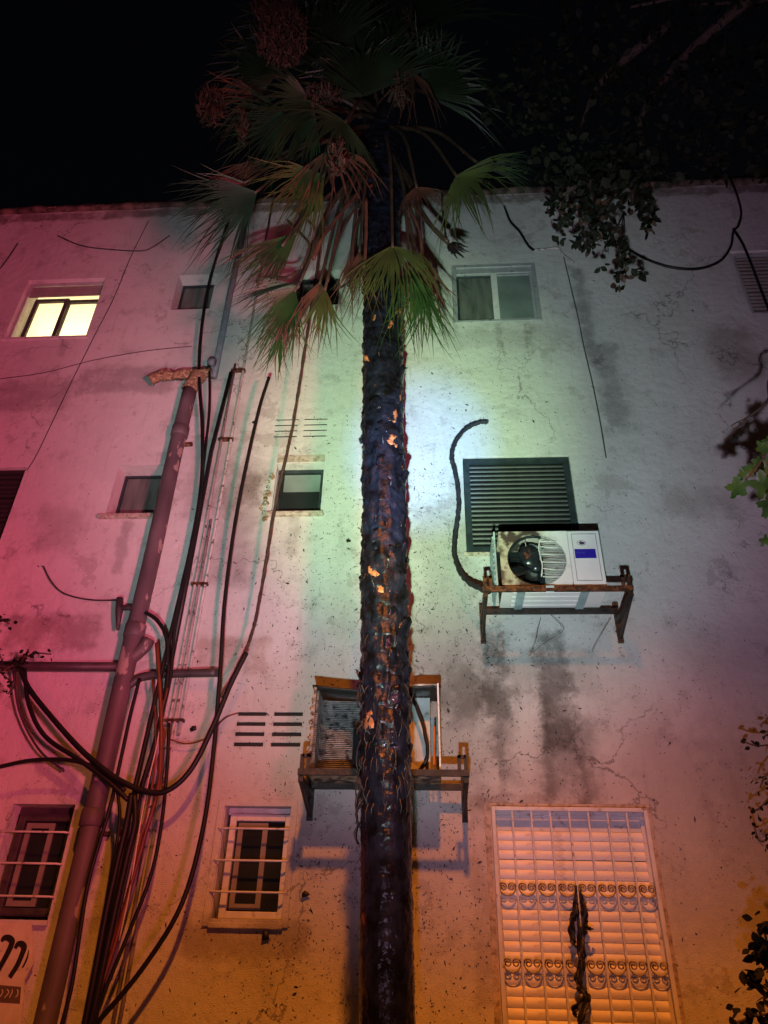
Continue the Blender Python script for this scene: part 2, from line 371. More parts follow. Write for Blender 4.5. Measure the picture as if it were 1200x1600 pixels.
# roof slab and ragged parapet edge
mb = MB(); mb.box(BX0 - .02, BX1 + .02, -.035, 9.05, BZ, BZ + .02); mb.build('roof', M['crust'], bld)
n = 400; mb = MB(); vs = []; fs = []
for i in range(n + 1):
    x = BX0 + (BX1 - BX0) * i / n
    h = .05 + .035 * noise.noise(V((x * 3.1, 0, 0))) + .02 * noise.noise(V((x * 11, 3, 0)))
    dn = .055 + .03 * noise.noise(V((x * 2.3, 7, 0))); o_ = .045 + .015 * noise.noise(V((x * 5, 9, 0)))
    vs += [(x, 0.001, BZ - dn), (x, -o_, BZ - dn + .012), (x, -o_ * .8, BZ + h), (x, .15, BZ + h * 1.1), (x, .16, BZ)]
    if i < n:
        for k in range(4): a = i * 5 + k; fs.append((a, a + 5, a + 6, a + 1))
mb.add(vs, fs); mb.build('parapet_coping', M['coping'], bld, smooth=True)
for k, (px, d) in enumerate(((12, .2), (35, .1), (55, .15), (128, .0))):
    pass
# vent slots: each filled by a black box, inner shade put in as colour
for (x0, x1, z0, z1, dp) in vent:
    s = MB(); s.box(x0 + .001, x1 - .001, .010, .24, z0 + .001, z1 - .001); s.build('vent_slot_shade', M['dark'], bld)

def frame_mb(x0, x1, z0, z1, y0, y1, t, tb=None):
    s = MB(); tb = tb or t
    s.box(x0, x0 + t, y0, y1, z0, z1); s.box(x1 - t, x1, y0, y1, z0, z1)
    s.box(x0 + t, x1 - t, y0, y1, z1 - t, z1); s.box(x0 + t, x1 - t, y0, y1, z0, z0 + tb); return s
def sub(mb, name, mt, par, smooth=False, bevel=0.):
    return mb.build(name, mt, par, smooth, None, bevel)
def pane(par, x0, x1, z0, z1, y, mt=None):
    return sub(MB().box(x0, x1, y, y + .006, z0, z1), 'pane', mt or M['glass'], par)
def slats(par, x0, x1, z0, z1, y, nn, mt, gap=.18, name='slat'):
    h = (z1 - z0) / nn; me = None
    for i in range(nn):
        if me is None:
            s = MB(); hh = h * (1 - gap); pr = []
            for k in range(6):
                a = k / 5; pr.append((-.010 * math.sin(a * math.pi), a * hh))
            vs = [(x0, p[0], p[1]) for p in pr] + [(x1, p[0], p[1]) for p in pr]
            s.add(vs, [(k, 6 + k, 7 + k, k + 1) for k in range(5)]); s.add([(x0, .006, 0), (x1, .006, 0), (x1, .006, h), (x0, .006, h)], [(0, 1, 2, 3)])
            o = s.build(name, mt, par, True); me = o.data
        else:
            o = bpy.data.objects.new(name, me); C.objects.link(o); o.parent = par
        o.location = (0, y + R.uniform(-.0015, .0015), z0 + i * h + R.uniform(-.001, .001)); o.rotation_euler = (R.uniform(-.02, .02), R.uniform(-.0015, .0015), 0)

# top left: lit sliding window with a roller shutter pulled almost all the way up
x0, x1, z0, z1, dp = OP['lit']
wn = frame_mb(x0, x1, z0, z1, .05, .15, .035).build('window', M['alu'], bld); tag(wn, 'lit sliding window with raised slatted shutter, top left')
slats(wn, x0 + .035, x1 - .035, z1 - .21, z1 - .036, .07, 6, M['shutter_dirty'])
for (a, b, y) in ((x0 + .10, x0 + .50, .10), (x0 + .46, x1 - .035, .125)):
    sub(frame_mb(a, b, z0 + .035, z1 - .215, y, y + .03, .045), 'sash', M['dpipe'], wn)
sub(MB().box(x0 - .02, x1 + .03, -.02, .25, z0 - .03, z0 - .001), 'sill', M['wall'], wn)
# the lit room behind it
rm = MB(); a, b, c, d, e, f = -5.6, -3.1, .26, 3.2, 6.8, 9.4
rm.add([(a, c, e), (b, c, e), (b, d, e), (a, d, e), (a, c, f), (b, c, f), (b, d, f), (a, d, f)],
       [(0, 1, 2, 3), (4, 5, 6, 7), (0, 3, 7, 4), (1, 2, 6, 5), (3, 2, 6, 7)])
room = rm.build('room', M['room'], bld)
pl = bpy.data.lights.new('ceiling_lamp_light', 'POINT'); pl.energy = 95; pl.color = (1, .84, .60); pl.shadow_soft_size = .12
po = bpy.data.objects.new('ceiling_lamp_light', pl); C.objects.link(po); po.location = (-4.9, 2.3, 8.5)
lamp = MB().tube([(-4.55, .34, 7.47), (-4.55, .34, 7.56), (-4.55, .34, 7.68), (-4.55, .34, 7.80), (-4.55, .34, 7.84)], .08, 16, rr=[.06, .09, .10, .07, .02])
tag(lamp.build('vase', M['frost'], None, True), 'rounded grey vase standing inside the lit window', 'vase')

def small_window(key, depth, mt_frame, t=.03, mt_pane=None, sill=True, label=None, mullion=False, sillmat=None):
    x0, x1, z0, z1, dp = OP[key]
    wn = frame_mb(x0 + .004, x1 - .004, z0 + .004, z1 - .004, depth, depth + .05, t).build('window', mt_frame, bld)
    if label: tag(wn, label)
    pane(wn, x0 + t, x1 - t, z0 + t, z1 - t, depth + .025, mt_pane)
    if sill: sub(MB().box(x0 - .05, x1 + .03, -.045, depth, z0 - .035, z0 + .002), 'sill', sillmat or M['sill'], wn, bevel=.006)
    return wn
wn = small_window('w2', .15, M['dark_alu'], .02, M['curtain'], False, 'small dark top floor window right of the lit one')
wn = small_window('w4', .12, M['dark_alu'], .02, M['glass'], False, 'small top floor window behind the drooping fronds')
x0, x1, z0, z1, dp = OP['w4']; sub(frame_mb(x0 + .03, x0 + .24, z0 + .03, z1 - .12, .10, .118, .02), 'sash', M['alu'], wn)
# top middle-right: two-pane sliding window
x0, x1, z0, z1, dp = OP['w3']
wn = frame_mb(x0 + .003, x1 - .003, z0 + .003, z1 - .003, -.012, .07, .045, .03).build('window', M['alu'], bld, bevel=.004); tag(wn, 'two pane aluminium sliding window right of the palm trunk, top floor')
sub(MB().box(x0 + .045, x1 - .045, .0, .05, z1 - .14, z1 - .048), 'shutter_box', M['alu'], wn, bevel=.006)
sub(frame_mb(x0 + .046, x0 + .475, z0 + .034, z1 - .142, .03, .05, .028), 'sash', M['dark_alu'], wn); sub(frame_mb(x0 + .43, x1 - .046, z0 + .034, z1 - .142, .008, .028, .03), 'sash', M['alu'], wn)
sub(MB().box(x0 + .425, x0 + .49, -.002, .007, z0 + .036, z1 - .143), 'mullion', M['white'], wn, bevel=.003)
pane(wn, x0 + .075, x0 + .45, z0 + .06, z1 - .17, .04, M['curtain']); pane(wn, x0 + .46, x1 - .076, z0 + .06, z1 - .17, .018, M['frost'])
sub(MB().box(x0 + .075, x1 - .075, .052, .056, z0 + .05, z1 - .15), 'curtain', M['curtain'], wn)
def shut_window(key, nn, mtf, mts, y, label, t=.04, nlab=None):
    x0, x1, z0, z1, dp = OP[key]
    wn = frame_mb(x0 + .004, x1 - .004, z0 + .004, z1 - .004, y - .02, y + .05, t).build('window', mtf, bld); tag(wn, label)
    slats(wn, x0 + t + .002, x1 - t - .002, z0 + t, z1 - t, y, nn, mts); return wn
shut_window('w5', 16, M['alu'], M['shutter_dirty'], .05, 'closed slatted shutter window, top right')
shut_window('m5', 16, M['alu'], M['shutter_dirty'], .05, 'closed shutter window right of the frame')
shut_window('g5', 16, M['alu'], M['shutter_dirty'], .05, 'closed shutter window low on the right')
shut_window('g0', 16, M['alu'], M['shutter_dirty'], .05, 'closed shutter window low on the left')
shut_window('m1', 16, M['dark'], M['dark'], .06, 'black shuttered window at the left edge, middle floor')
# middle: black roller shutter above the upper condenser
wn = shut_window('sh', 19, M['dark_alu'], M['slat_black'], .035, 'black closed roller shutter window behind the upper condenser', .055)
sub(MB().box(.27, 1.27, -.012, .05, 4.715, 4.75), 'sill', M['sill'], wn)
sub(frame_mb(.265, 1.275, 4.725, 5.785, -.006, .002, .022), 'trim', M['wall'], wn)
wn = small_window('m2', .165, M['dark_alu'], .02, M['curtain'], True, 'small dark window with a pale sill left of the drain pipe, middle floor')
x0, x1, z0, z1, dp = OP['m2']
wn = small_window('m3', .09, M['dark_alu'], .035, M['glass'], True, 'small window with broken plaster left of the trunk, middle floor')
x0, x1, z0, z1, dp = OP['m3']
sub(MB().box(x0 + .06, x1 - .04, .108, .112, z1 - .24, z1 - .05), 'upper_pane', M['frost'], wn)
sub(MB().box(x0 + .002, x0 + .012, .02, .088, z0 + .01, z1 - .07), 'jamb_edge', M['alu'], wn)
sub(MB().box(x0, x1, -.014, .0, z1 + .02, z1 + .09), 'lintel_patch', M['sill'], wn)
# broken plaster chips round that window
for k in range(26):
    a = R.random(); x = x0 - .03 - .07 * R.random() * (1.2 - a); z = z0 - .06 + a * .55; q = R.uniform(.012, .035)
    s = MB(); vs = [(x + q * math.cos(t_) * R.uniform(.5, 1), -.012 - .01 * (t_ % 2 > 1), z + q * 1.6 * math.sin(t_) * R.uniform(.5, 1)) for t_ in (0, 1.2, 2.5, 3.6, 5)]
    vs += [(v[0], .002, v[2]) for v in vs]
    s.add(vs, [(4, 3, 2, 1, 0)] + [(i, (i + 1) % 5, 5 + (i + 1) % 5, 5 + i) for i in range(5)]); s.build('plaster_chip', M['crust'] if k % 3 else M['wall'], bld)

# ground floor barred windows
def barred(key, depth, mtf, t, label, zs_, inner=True):
    x0, x1, z0, z1, dp = OP[key]
    wn = frame_mb(x0 + .03, x1 - .004, z0 + .03, z1 - .05, depth - .06, depth, t).build('window', mtf, bld, bevel=.004); tag(wn, label)
    sub(MB().box(x0 + .004, x1 - .004, depth - .02, depth + .01, z1 - .05, z1 - .003), 'head_rail', mtf, wn)
    pane(wn, x0 + .03 + t, x1 - t, z0 + .03 + t, z1 - t - .05, depth - .03)
    sub(frame_mb(x0 + .045 + t, x0 + .30, z0 + .04 + t, z1 - t - .06, depth - .045, depth - .032, .035), 'sash', M['shutter_dirty'], wn)
    for z in zs_:
        sub(MB().tube([(x0 - .035, -.005, z), (x0 - .01, -.03, z), (x1 - .02, -.03, z), (x1 + .01, -.005, z)], .007, 8), 'bar', M['white'], wn, True)
    sub(MB().box(x0 - .01, x1 + .01, -.03, depth - .06, z0 - .03, z0 + .003), 'sill', M['wall'], wn, bevel=.005)
    return wn
barred('g1', .14, M['dpipe'], .05, 'barred dark window behind the drain pipe, bottom left', (2.52, 2.32, 2.12))
barred('g2', .11, M['white'], .045, 'white framed window with three horizontal bars, ground floor', (2.56, 2.36, 2.17))
x0, x1, z0, z1, dp = OP['g2']
fr = frame_mb(x0 - .05, x1 + .04, z0 - .02, z1 + .035, -.016, .001, .045).build('window_surround', M['wall'], bld, bevel=.003)

# large grille window bottom right
x0, x1, z0, z1, dp = OP['g3']
wn = frame_mb(x0 + .003, x1 - .003, z0 + .003, z1 - .003, .03, .09, .035).build('window', M['white'], bld); tag(wn, 'tall window closed by a cream roller shutter, ground floor')
slats(wn, x0 + .04, x1 - .04, z0 + .04, z1 - .14, .030, 27, M['shutter'], .04)
sub(MB().box(x0 + .038, x1 - .038, .045, .10, z1 - .138, z1 - .038), 'shutter_box', M['white'], wn)
sub(frame_mb(x0 - .045, x1 + .035, z0 - .04, z1 + .03, -.012, .001, .04), 'surround', M['sill'], wn)
gr = frame_mb(x0 + .0, x1 - .0, z0, z1, -.055, -.028, .026).build('window_grille', M['white'], bld, bevel=.003); tag(gr, 'white iron grille with curled ornaments over the tall window')
nb = 8
for i in range(1, nb):
    x = x0 + .013 + (x1 - x0 - .026) * i / nb
    sub(MB().box(x - .006, x + .006, -.048, -.036, z0 + .026, z1 - .026), 'bar', M['white'], gr)
def scroll_mesh():
    pts = []
    wv = (x1 - x0 - .026) / nb / 2 - .010
    def spiral(sg):
        out = []
        for k in range(15):
            a = k / 14; th = -math.pi / 2 + sg * 0 + a * 1.55 * math.pi * 2 * .72; rr_ = wv * .52 * (1 - .72 * a)
            cx, cz = sg * wv * .48, .022
            out.append((cx + sg * rr_ * math.cos(th + .5 * 0) , -.042, cz + rr_ * math.sin(th)))
        return out
    s = MB()
    s.tube([(-wv + wv * (1 - math.cos(math.pi * k / 12)), -.042, .028 - .05 * math.sin(math.pi * k / 12)) for k in range(13)], .0048, 5)
    for sg in (-1, 1):
        pts = []
        for k in range(16):
            a = k / 15; th = a * 1.5 * 2 * math.pi; rr_ = wv * .50 * (1 - .75 * a)
            pts.append((sg * (wv * .5 + rr_ * math.cos(th)), -.042, .028 + rr_ * math.sin(th)))
        s.tube(pts, .0048, 5)
    return s
sm = None
for zc in (2.20, 1.78, 1.36):
    for i in range(nb):
        x = x0 + .013 + (x1 - x0 - .026) * (i + .5) / nb
        if sm is None: o = scroll_mesh().build('scroll', M['scrollshade'], gr, True); sm = o.data
        else: o = bpy.data.objects.new('scroll', sm); C.objects.link(o); o.parent = gr
        o.location = (x, 0, zc)

# ---------------------------------------------------------------- pipes
def px_curve(pts, n=6): return curve([P(*p) for p in pts], n)
def thing(mb, name, mt, label, cat, group=None, smooth=True):
    v = mb.v[0]
    o = mb.build(name, mt, None, smooth, loc=v); return tag(o, label, cat, group)
dp_ = empty('drain_pipe', (-2.37, -.1, 0), 'thick painted drain pipe running down the wall left of the cables', 'pipe')
def part(mb, name, mt, par, smooth=True, bevel=0.):
    return mb.build(name, mt, par, smooth, None, bevel) if par.location.length < 1e-6 else _rel(mb, name, mt, par, smooth, bevel)
def _rel(mb, name, mt, par, smooth, bevel):
    L = par.location; mb.v = [(v[0] - L.x, v[1] - L.y, v[2] - L.z) for v in mb.v]
    o = mb.build(name, mt, par, smooth); 
    if bevel:
        b = o.modifiers.new('b', 'BEVEL'); b.width = bevel; b.segments = 2
    return o
XP = -2.37
part(MB().tube([(XP + .004 * math.sin(z_ * 3), -.10, z_) for z_ in [i * .2 for i in range(34)]], .069, 20), 'pipe', M['pipe'], dp_)
for z_ in (6.05, 4.0, 2.6, 1.1):
    part(MB().tube([(XP, -.10, z_ - .06), (XP, -.10, z_ - .05), (XP, -.10, z_ + .05), (XP, -.10, z_ + .06)], .09, 20, rr=[.070, .081, .081, .070]), 'collar', M['pipe'], dp_)
    part(MB().box(XP - .11, XP + .11, -.03, .0, z_ - .1, z_ - .07), 'clamp', M['rust'], dp_)
part(MB().tube([(XP, -.10, 6.58), (XP + .02, -.10, 6.68), (XP + .06, -.10, 6.76), (XP + .06, -.08, 6.86)], .07, 16, jit=.12, rr=[.08, .07, .075, .05]), 'elbow', M['crust'], dp_)
part(MB().tube(curve([(XP - .42, -.10, 6.72), (XP - .32, -.11, 6.78), (XP - .2, -.1, 6.79), (XP - .08, -.1, 6.80), (XP + .06, -.1, 6.80), (XP + .18, -.1, 6.83)], 5), .05, 14, jit=.35), 'crusted_branch', M['crust'], dp_)
part(MB().tube([P(327, 565, .12), P(335, 567, .12)], .045, 12), 'end_cap', M['gpipe'], dp_)
part(MB().tube(curve([(XP, -.1, 3.75), (XP + .10, -.1, 3.86), (XP + .13, -.1, 3.93)], 4), .05, 12, rr=None), 'side_branch', M['pipe'], dp_)
part(MB().tube([P(228, 957, .1), P(205, 950, .1), P(183, 949, .1)], .022, 10), 'tap_arm', M['dpipe'], dp_)
part(MB().tube([P(187, 935, .1), P(186, 955, .1), P(184, 984, .1)], .02, 10, rr=[.028, .03, .012]), 'tap', M['dpipe'], dp_)
thing(MB().tube([P(-120, 1037, .1), P(60, 1041, .1), P(190, 1042, .1)], .036, 14), 'water_pipe', M['dpipe'], 'dark horizontal pipe reaching left from the drain pipe, leaves on its end', 'pipe')
thing(MB().tube(curve([P(200, 1072, .09), P(222, 1058, .09), P(250, 1054, .09), P(290, 1052, .09), P(340, 1051, .09)], 5), .032, 14, jit=.08), 'water_pipe', M['dpipe'], 'short dark horizontal pipe reaching right from the drain pipe behind cables', 'pipe')
thing(MB().tube([(-2.17, -.05, 9.8), (-2.18, -.05, 8.0), (-2.17, -.05, 6.8)], .035, 12), 'vent_pipe', M['gpipe'], 'thin grey pipe from the roof edge down to the crusted pipe', 'pipe')
cg = 'pale conduits on the wall'
lb = ['leftmost of the pale painted conduits right of the cables', 'middle pale painted conduit right of the cables', 'rightmost pale painted conduit, stopping at a clamp']
for k, (x, za, zb) in enumerate(((-1.985, 1.2, 7.0), (-1.945, 1.2, 5.1), (-1.895, 3.2, 9.75))):
    thing(MB().tube([(x, -.022, za), (x + .006, -.025, (za + zb) / 2), (x, -.022, zb)], .013, 10), 'conduit', M['ppipe'], lb[k], 'conduit', cg)
for k, z_ in enumerate((6.9, 5.75, 4.55, 3.3)):
    pass
cl = MB()
for z_ in (6.9, 6.0, 4.45, 3.3): cl.box(-2.01, -1.87, -.042, .0, z_, z_ + .02)
thing(cl, 'conduit_clamp', M['rust'], 'row of dark clamps holding the pale conduits', 'clamp', None, False)
thing(MB().tube([P(361, 583, .1), P(330, 705, .1), P(299, 870, .1), P(262, 1060, .1)], .02, 12), 'black_conduit', M['cable'], 'straight black conduit with a cut top right of the thick pipe', 'conduit')

# ---------------------------------------------------------------- cables
def cable(pts, r, mt, label, name='cable', d=None, jit=0., n=6):
    c = px_curve(pts, n)
    return thing(MB().tube(c, r, 8 if r > .008 else 6, jit=jit), name, M[mt], label, 'cable', 'cables hanging on the wall' if name == 'cable' else None)
cable([(372, 300, .25), (355, 350, .2), (325, 450, .15), (311, 560, .14), (316, 670, .14), (314, 760, .14), (297, 860, .14), (268, 985, .15), (250, 1060, .15), (220, 1190, .16), (207, 1250, .18), (195, 1310, .18), (165, 1480, .18), (135, 1600, .18), (125, 1680, .18)], .017, 'cable', 'black cable from the palm fronds down past the lit-side small windows')
cable([(327, 572, .14), (327, 640, .13), (318, 720, .13), (306, 820, .13), (285, 910, .14), (272, 990, .14), (266, 1060, .14), (247, 1140, .15), (222, 1230, .17), (212, 1300, .17), (180, 1450, .17), (148, 1600, .17), (140, 1680, .17)], .013, 'cable', 'black cable starting at the crusted pipe branch')
cable([(420, 590, .35), (402, 650, .3), (372, 790, .22), (352, 930, .18), (344, 1050, .18), (333, 1180, .2), (318, 1290, .22), (285, 1410, .24), (225, 1510, .24), (150, 1600, .24), (90, 1665, .24)], .0165, 'cable', 'long black cable hanging from a frond and sweeping down to the left')
cable([(505, 340, .6), (494, 430, .5), (480, 520, .42), (458, 660, .35), (430, 790, .28), (412, 900, .24), (395, 985, .22), (375, 1035, .22), (345, 1090, .22)], .013, 'vine', 'singed fuzzy rope hanging over the small broken window', 'rope', jit=.35, n=14)
cable([(385, 1020, .22), (360, 1070, .22), (335, 1130, .22), (300, 1200, .22), (262, 1235, .22), (225, 1236, .22), (180, 1215, .22), (130, 1175, .2), (80, 1120, .18), (45, 1075, .17), (30, 1040, .15)], .02, 'cable', 'thick black cable loop from the rope down and up to the left pipe')
cable([(38, 1045, .15), (45, 1100, .17), (70, 1150, .18), (125, 1188, .2), (170, 1222, .21), (200, 1250, .2)], .017, 'cable', 'lower black cable loop hanging from the left horizontal pipe')
cable([(-40, 1206, .2), (0, 1198, .2), (50, 1188, .2), (110, 1188, .2), (160, 1205, .2), (195, 1235, .2)], .015, 'cable', 'black cable entering from the left edge and crossing the drain pipe')
cable([(20, 1040, .1), (30, 1110, .1), (60, 1170, .1), (100, 1205, .08)], .009, 'dpipe', 'thin dim cable behind the loops at the left')
cable([(228, 957, .16), (243, 967, .16), (256, 985, .16), (262, 1010, .16), (260, 1040, .16)], .016, 'cable', 'short bent black cable leaving the tap on the drain pipe')
cable([(218, 1060, .12), (203, 1120, .13), (190, 1180, .14), (172, 1260, .16), (140, 1370, .17), (126, 1450, .17), (112, 1540, .17), (95, 1610, .17), (85, 1680, .17)], .014, 'cable', 'leftmost black cable running down beside the thick pipe')
cable([(180, 1215, .2), (187, 1270, .19), (182, 1320, .18), (168, 1400, .18), (150, 1500, .18), (140, 1560, .18)], .012, 'cable', 'black cable dropping from the loop into the bundle')
cable([(264, 1130, .13), (261, 1200, .14), (252, 1290, .15), (235, 1370, .16), (200, 1460, .16), (165, 1545, .17), (140, 1610, .17)], .0135, 'cable', 'black cable with a bare coupling, right of the brown cable')
cable([(245, 1005, .15), (250, 1080, .16), (252, 1150, .17), (247, 1230, .18), (225, 1310, .18), (200, 1400, .18), (175, 1490, .18), (140, 1590, .18), (125, 1650, .18)], .016, 'brown', 'red brown cable hanging in front of the black bundle')
cable([(238, 1060, .15), (243, 1130, .16), (240, 1210, .17), (222, 1300, .18), (195, 1410, .18), (160, 1520, .18)], .008, 'brown', 'thin red brown cable beside the thicker one')
cable([(256, 1095, .16), (246, 1160, .17), (232, 1220, .18), (217, 1300, .19), (203, 1390, .19), (186, 1470, .19)], .0055, 'pale', 'thin pale wire in front of the cable bundle')
cable([(262, 1075, .16), (252, 1120, .17), (258, 1150, .17), (246, 1190, .17), (254, 1230, .17)], .006, 'brown', 'kinked thin wire tangled above the brown cable')
for k, dx in enumerate((-7, 6)):
    cable([(208 + dx * .3, 1240, .19), (205 + dx, 1285, .2), (192 + dx, 1340, .2), (172 + dx, 1430, .2), (152 + dx * .8, 1530, .2), (133 + dx * .6, 1620, .2)], .022, 'cable', ['thick black bundle strand, left of the pair', 'thick black bundle strand, right of the pair'][k])
cable([(262, 1005, .14), (262, 1060, .14), (245, 1150, .15), (218, 1240, .16)], .02, 'cable', 'thick black cable just right of the drain pipe at the horizontal pipe')
cable([(265, 1155, .06), (290, 1162, .05), (318, 1156, .05), (335, 1140, .05), (352, 1122, .04), (372, 1114, .02)], .005, 'brown', 'thin wire from the cables to the lower vent')
cable([(68, 885, .02), (80, 908, .03), (100, 927, .03), (140, 937, .03), (186, 938, .04)], .006, 'dpipe', 'thin drooping wire left of the tap')
cable([(90, 368, .02), (125, 383, .03), (165, 389, .03), (220, 392, .03), (240, 385, .03), (265, 368, .03)], .006, 'dpipe', 'thin drooping wire under the roof edge, top left')
cable([(0, 592, .01), (70, 582, .012), (150, 562, .012), (230, 548, .012), (300, 541, .012)], .004, 'dpipe', 'thin wire crossing the wall under the lit window')
cable([(232, 345, .01), (205, 400, .01), (178, 465, .01), (150, 520, .01), (110, 600, .01), (60, 705, .01), (42, 735, .01)], .004, 'dpipe', 'thin dark tube along a vertical joint crack right of the lit window')  # thin tube standing in for a joint crack in the wall
cable([(28, 380, .02), (15, 400, .02), (0, 420, .02)], .007, 'dpipe', 'short wire at the top left corner of the wall')
cable([(762, 659, .03), (748, 660, .05), (728, 670, .07), (712, 690, .08), (706, 715, .08), (713, 745, .08), (717, 790, .08), (711, 840, .09), (711, 870, .12), (722, 898, .18), (740, 915, .25), (765, 925, .35)], .021, 'hose', 'black insulated hose looping from the wall into the upper condenser', 'hose', jit=.28, n=10)
cable([(690, 300, .1), (692, 335, .1), (697, 372, .15), (702, 392, .2)], .010, 'vine', 'frayed cord hanging above the dead frond, right of the trunk', 'cord', jit=.4, n=10)
cable([(788, 322, .02), (797, 345, .03), (812, 362, .03), (825, 383, .03), (834, 391, .03)], .014, 'cable', 'thick short cable above the aluminium window')
cable([(834, 391, .02), (852, 389, .02), (872, 388, .02), (880, 398, .02), (896, 410, .03)], .012, 'ppipe', 'pale conduit with a bent end above the aluminium window')
cable([(880, 398, .012), (890, 440, .012), (903, 495, .012), (912, 540, .012), (926, 600, .012), (938, 660, .012), (947, 715, .012)], .006, 'dpipe', 'thin dark wire running down the wall right of the aluminium window')
cable([(1138, 272, .05), (1150, 300, .04), (1158, 330, .04), (1154, 352, .05), (1146, 362, .05), (1142, 385, .05), (1125, 408, .05), (1092, 420, .05), (1050, 418, .05), (1010, 405, .05), (975, 385, .05)], .013, 'cable', 'black cable looping down from the roof edge, top right')
cable([(1146, 358, .05), (1160, 380, .05), (1175, 415, .06), (1190, 455, .07), (1215, 520, .08)], .014, 'cable', 'black cable crossing the top right shutter')
for k, pts in enumerate((((845, 965, .05), (840, 985, .1), (836, 1005, .14), (828, 1025, .16)), ((860, 960, .05), (875, 975, .1), (880, 985, .12), (850, 1005, .15), (832, 1020, .16)), ((955, 965, .05), (940, 990, .1), (925, 1018, .1)), ((972, 940, .3), (985, 937, .3), (992, 939, .3)))):
    cable(pts, .0018, 'cable', ['dangling burnt wire straight under the upper condenser', 'curly burnt wire under the upper condenser', 'dangling burnt wire by the right bracket foot', 'tiny wire end sticking out right of the upper bracket'][k])

# ---------------------------------------------------------------- condenser brackets
def bracket(name, x0, x1, zt, foot, label, m1, m2, dfront=.50):
    e = empty(name, (x0, 0, zt), label, 'bracket', 'rusty condenser brackets'); y1 = -dfront
    part(MB().box(x0, x1, y1 - .012, y1 + .012, zt - .045, zt - .005), 'front_rail', M[m1], e, False)
    part(MB().box(x0 + .04, x1 - .04, -.14, -.11, zt - .045, zt - .005), 'back_rail', M[m2], e, False)
    for x in (x0 + .02, x1 - .02):
        part(MB().box(x - .016, x + .016, y1 - .0, -.0, zt - .085, zt - .048), 'arm', M[m2], e, False)
        part(MB().box(x - .02, x + .02, -.03, -.002, foot, zt + .10), 'wall_leg', M[m1], e, False)
        part(MB().bar((x, y1 + .03, zt - .08), (x, -.03, foot + .04), .02, .035), 'strut', M['burnt'], e, False)
        s = MB(); s.box(x - .012, x + .012, y1 + .0, y1 + .022, zt - .004, zt + .09); s.box(x + (.03 if x < (x0 + x1) / 2 else -.054), x + (.054 if x < (x0 + x1) / 2 else -.03), y1, y1 + .022, zt - .004, zt + .09)
        s.box(min(x, x + (.054 if x < (x0 + x1) / 2 else -.054)) - .012 * 0, max(x, x + (.054 if x < (x0 + x1) / 2 else -.054)), y1, y1 + .022, zt + .07, zt + .092)
        part(s, 'end_stop', M[m1], e, False)
    for x in (x0 + .33, x1 - .3):
        pass
    return e
bracket('wall_bracket', .37, 1.46, 4.17, 3.93, 'rusty steel bracket carrying the upper condenser', 'rust', 'burnt')
bracket('wall_bracket', -.89, .22, 2.85, 2.62, 'blackened steel bracket carrying the gutted lower condenser', 'burnt', 'burnt')

# ---------------------------------------------------------------- upper condenser (fan side burnt)
AX0, AX1, AZ0, AZ1, YF, YB = .50, 1.29, 4.185, 4.675, -.45, -.13
ac = empty('air_conditioner', (.9, -.29, AZ0), 'white outdoor air conditioner with burnt fan side and blue label, middle floor', 'air conditioner')
FC = (.795, 4.425); FR = .222
def disc_hole_panel():
    """front panel: rectangle with a round opening, left strip scorched separately"""
    s = MB(); nseg = 48; rect = []; x0_, x1_ = AX0 + .02, 1.045
    for k in range(nseg):
        a = 2 * math.pi * k / nseg; c_, s_ = math.cos(a), math.sin(a)
        tx = ((x1_ if c_ > 0 else x0_) - FC[0]) / c_ if abs(c_) > 1e-6 else 1e9
        tz = ((AZ1 if s_ > 0 else AZ0) - FC[1]) / s_ if abs(s_) > 1e-6 else 1e9
        t_ = min(tx, tz); rect.append((FC[0] + c_ * t_, YF, FC[1] + s_ * t_))
    circ = [(FC[0] + FR * math.cos(2 * math.pi * k / nseg), YF, FC[1] + FR * math.sin(2 * math.pi * k / nseg)) for k in range(nseg)]
    inn = [(p[0], YF + .035, p[2]) for p in circ]
    s.add(rect + circ + inn, [(k, (k + 1) % nseg, nseg + (k + 1) % nseg, nseg + k) for k in range(nseg)] + [(nseg + k, nseg + (k + 1) % nseg, 2 * nseg + (k + 1) % nseg, 2 * nseg + k) for k in range(nseg)])
    return s
fp = part(disc_hole_panel(), 'fan_panel', M['acwhite'], ac, False)
# scorched overlay colour on the left half comes from its own material with a position mask
mt, t, b = new_mat('casing scorched on one side'); N = t.nodes; L = t.links
tc = N.new('ShaderNodeTexCoord'); sx = N.new('ShaderNodeSeparateXYZ'); L.new(tc.outputs['Object'], sx.inputs[0])
nn_ = N.new('ShaderNodeTexNoise'); nn_.inputs['Scale'].default_value = 9; nn_.inputs['Detail'].default_value = 8; L.new(tc.outputs['Object'], nn_.inputs[0])
ad = N.new('ShaderNodeMath'); ad.operation = 'MULTIPLY_ADD'; L.new(nn_.outputs[0], ad.inputs[0]); ad.inputs[1].default_value = .75; L.new(sx.outputs[0], ad.inputs[2])
cr = N.new('ShaderNodeValToRGB'); mr = N.new('ShaderNodeMapRange'); L.new(ad.outputs[0], mr.inputs[0]); mr.inputs[1].default_value = -.12; mr.inputs[2].default_value = .50
L.new(mr.outputs[0], cr.inputs[0]); e = cr.color_ramp.elements; e[0].position = .0; e[0].color = (.06, .05, .04, 1); e[1].position = .95; e[1].color = (.66, .66, .67, 1)
for p_, c_ in ((.20, (.40, .36, .28, 1)), (.34, (.045, .038, .034, 1)), (.48, (.05, .04, .035, 1)), (.60, (.42, .39, .35, 1))):
    q = cr.color_ramp.elements.new(p_); q.color = c_
L.new(cr.outputs[0], b.inputs['Base Color']); b.inputs['Roughness'].default_value = .42
M['halfscorch'] = mt; fp.data.materials[0] = mt
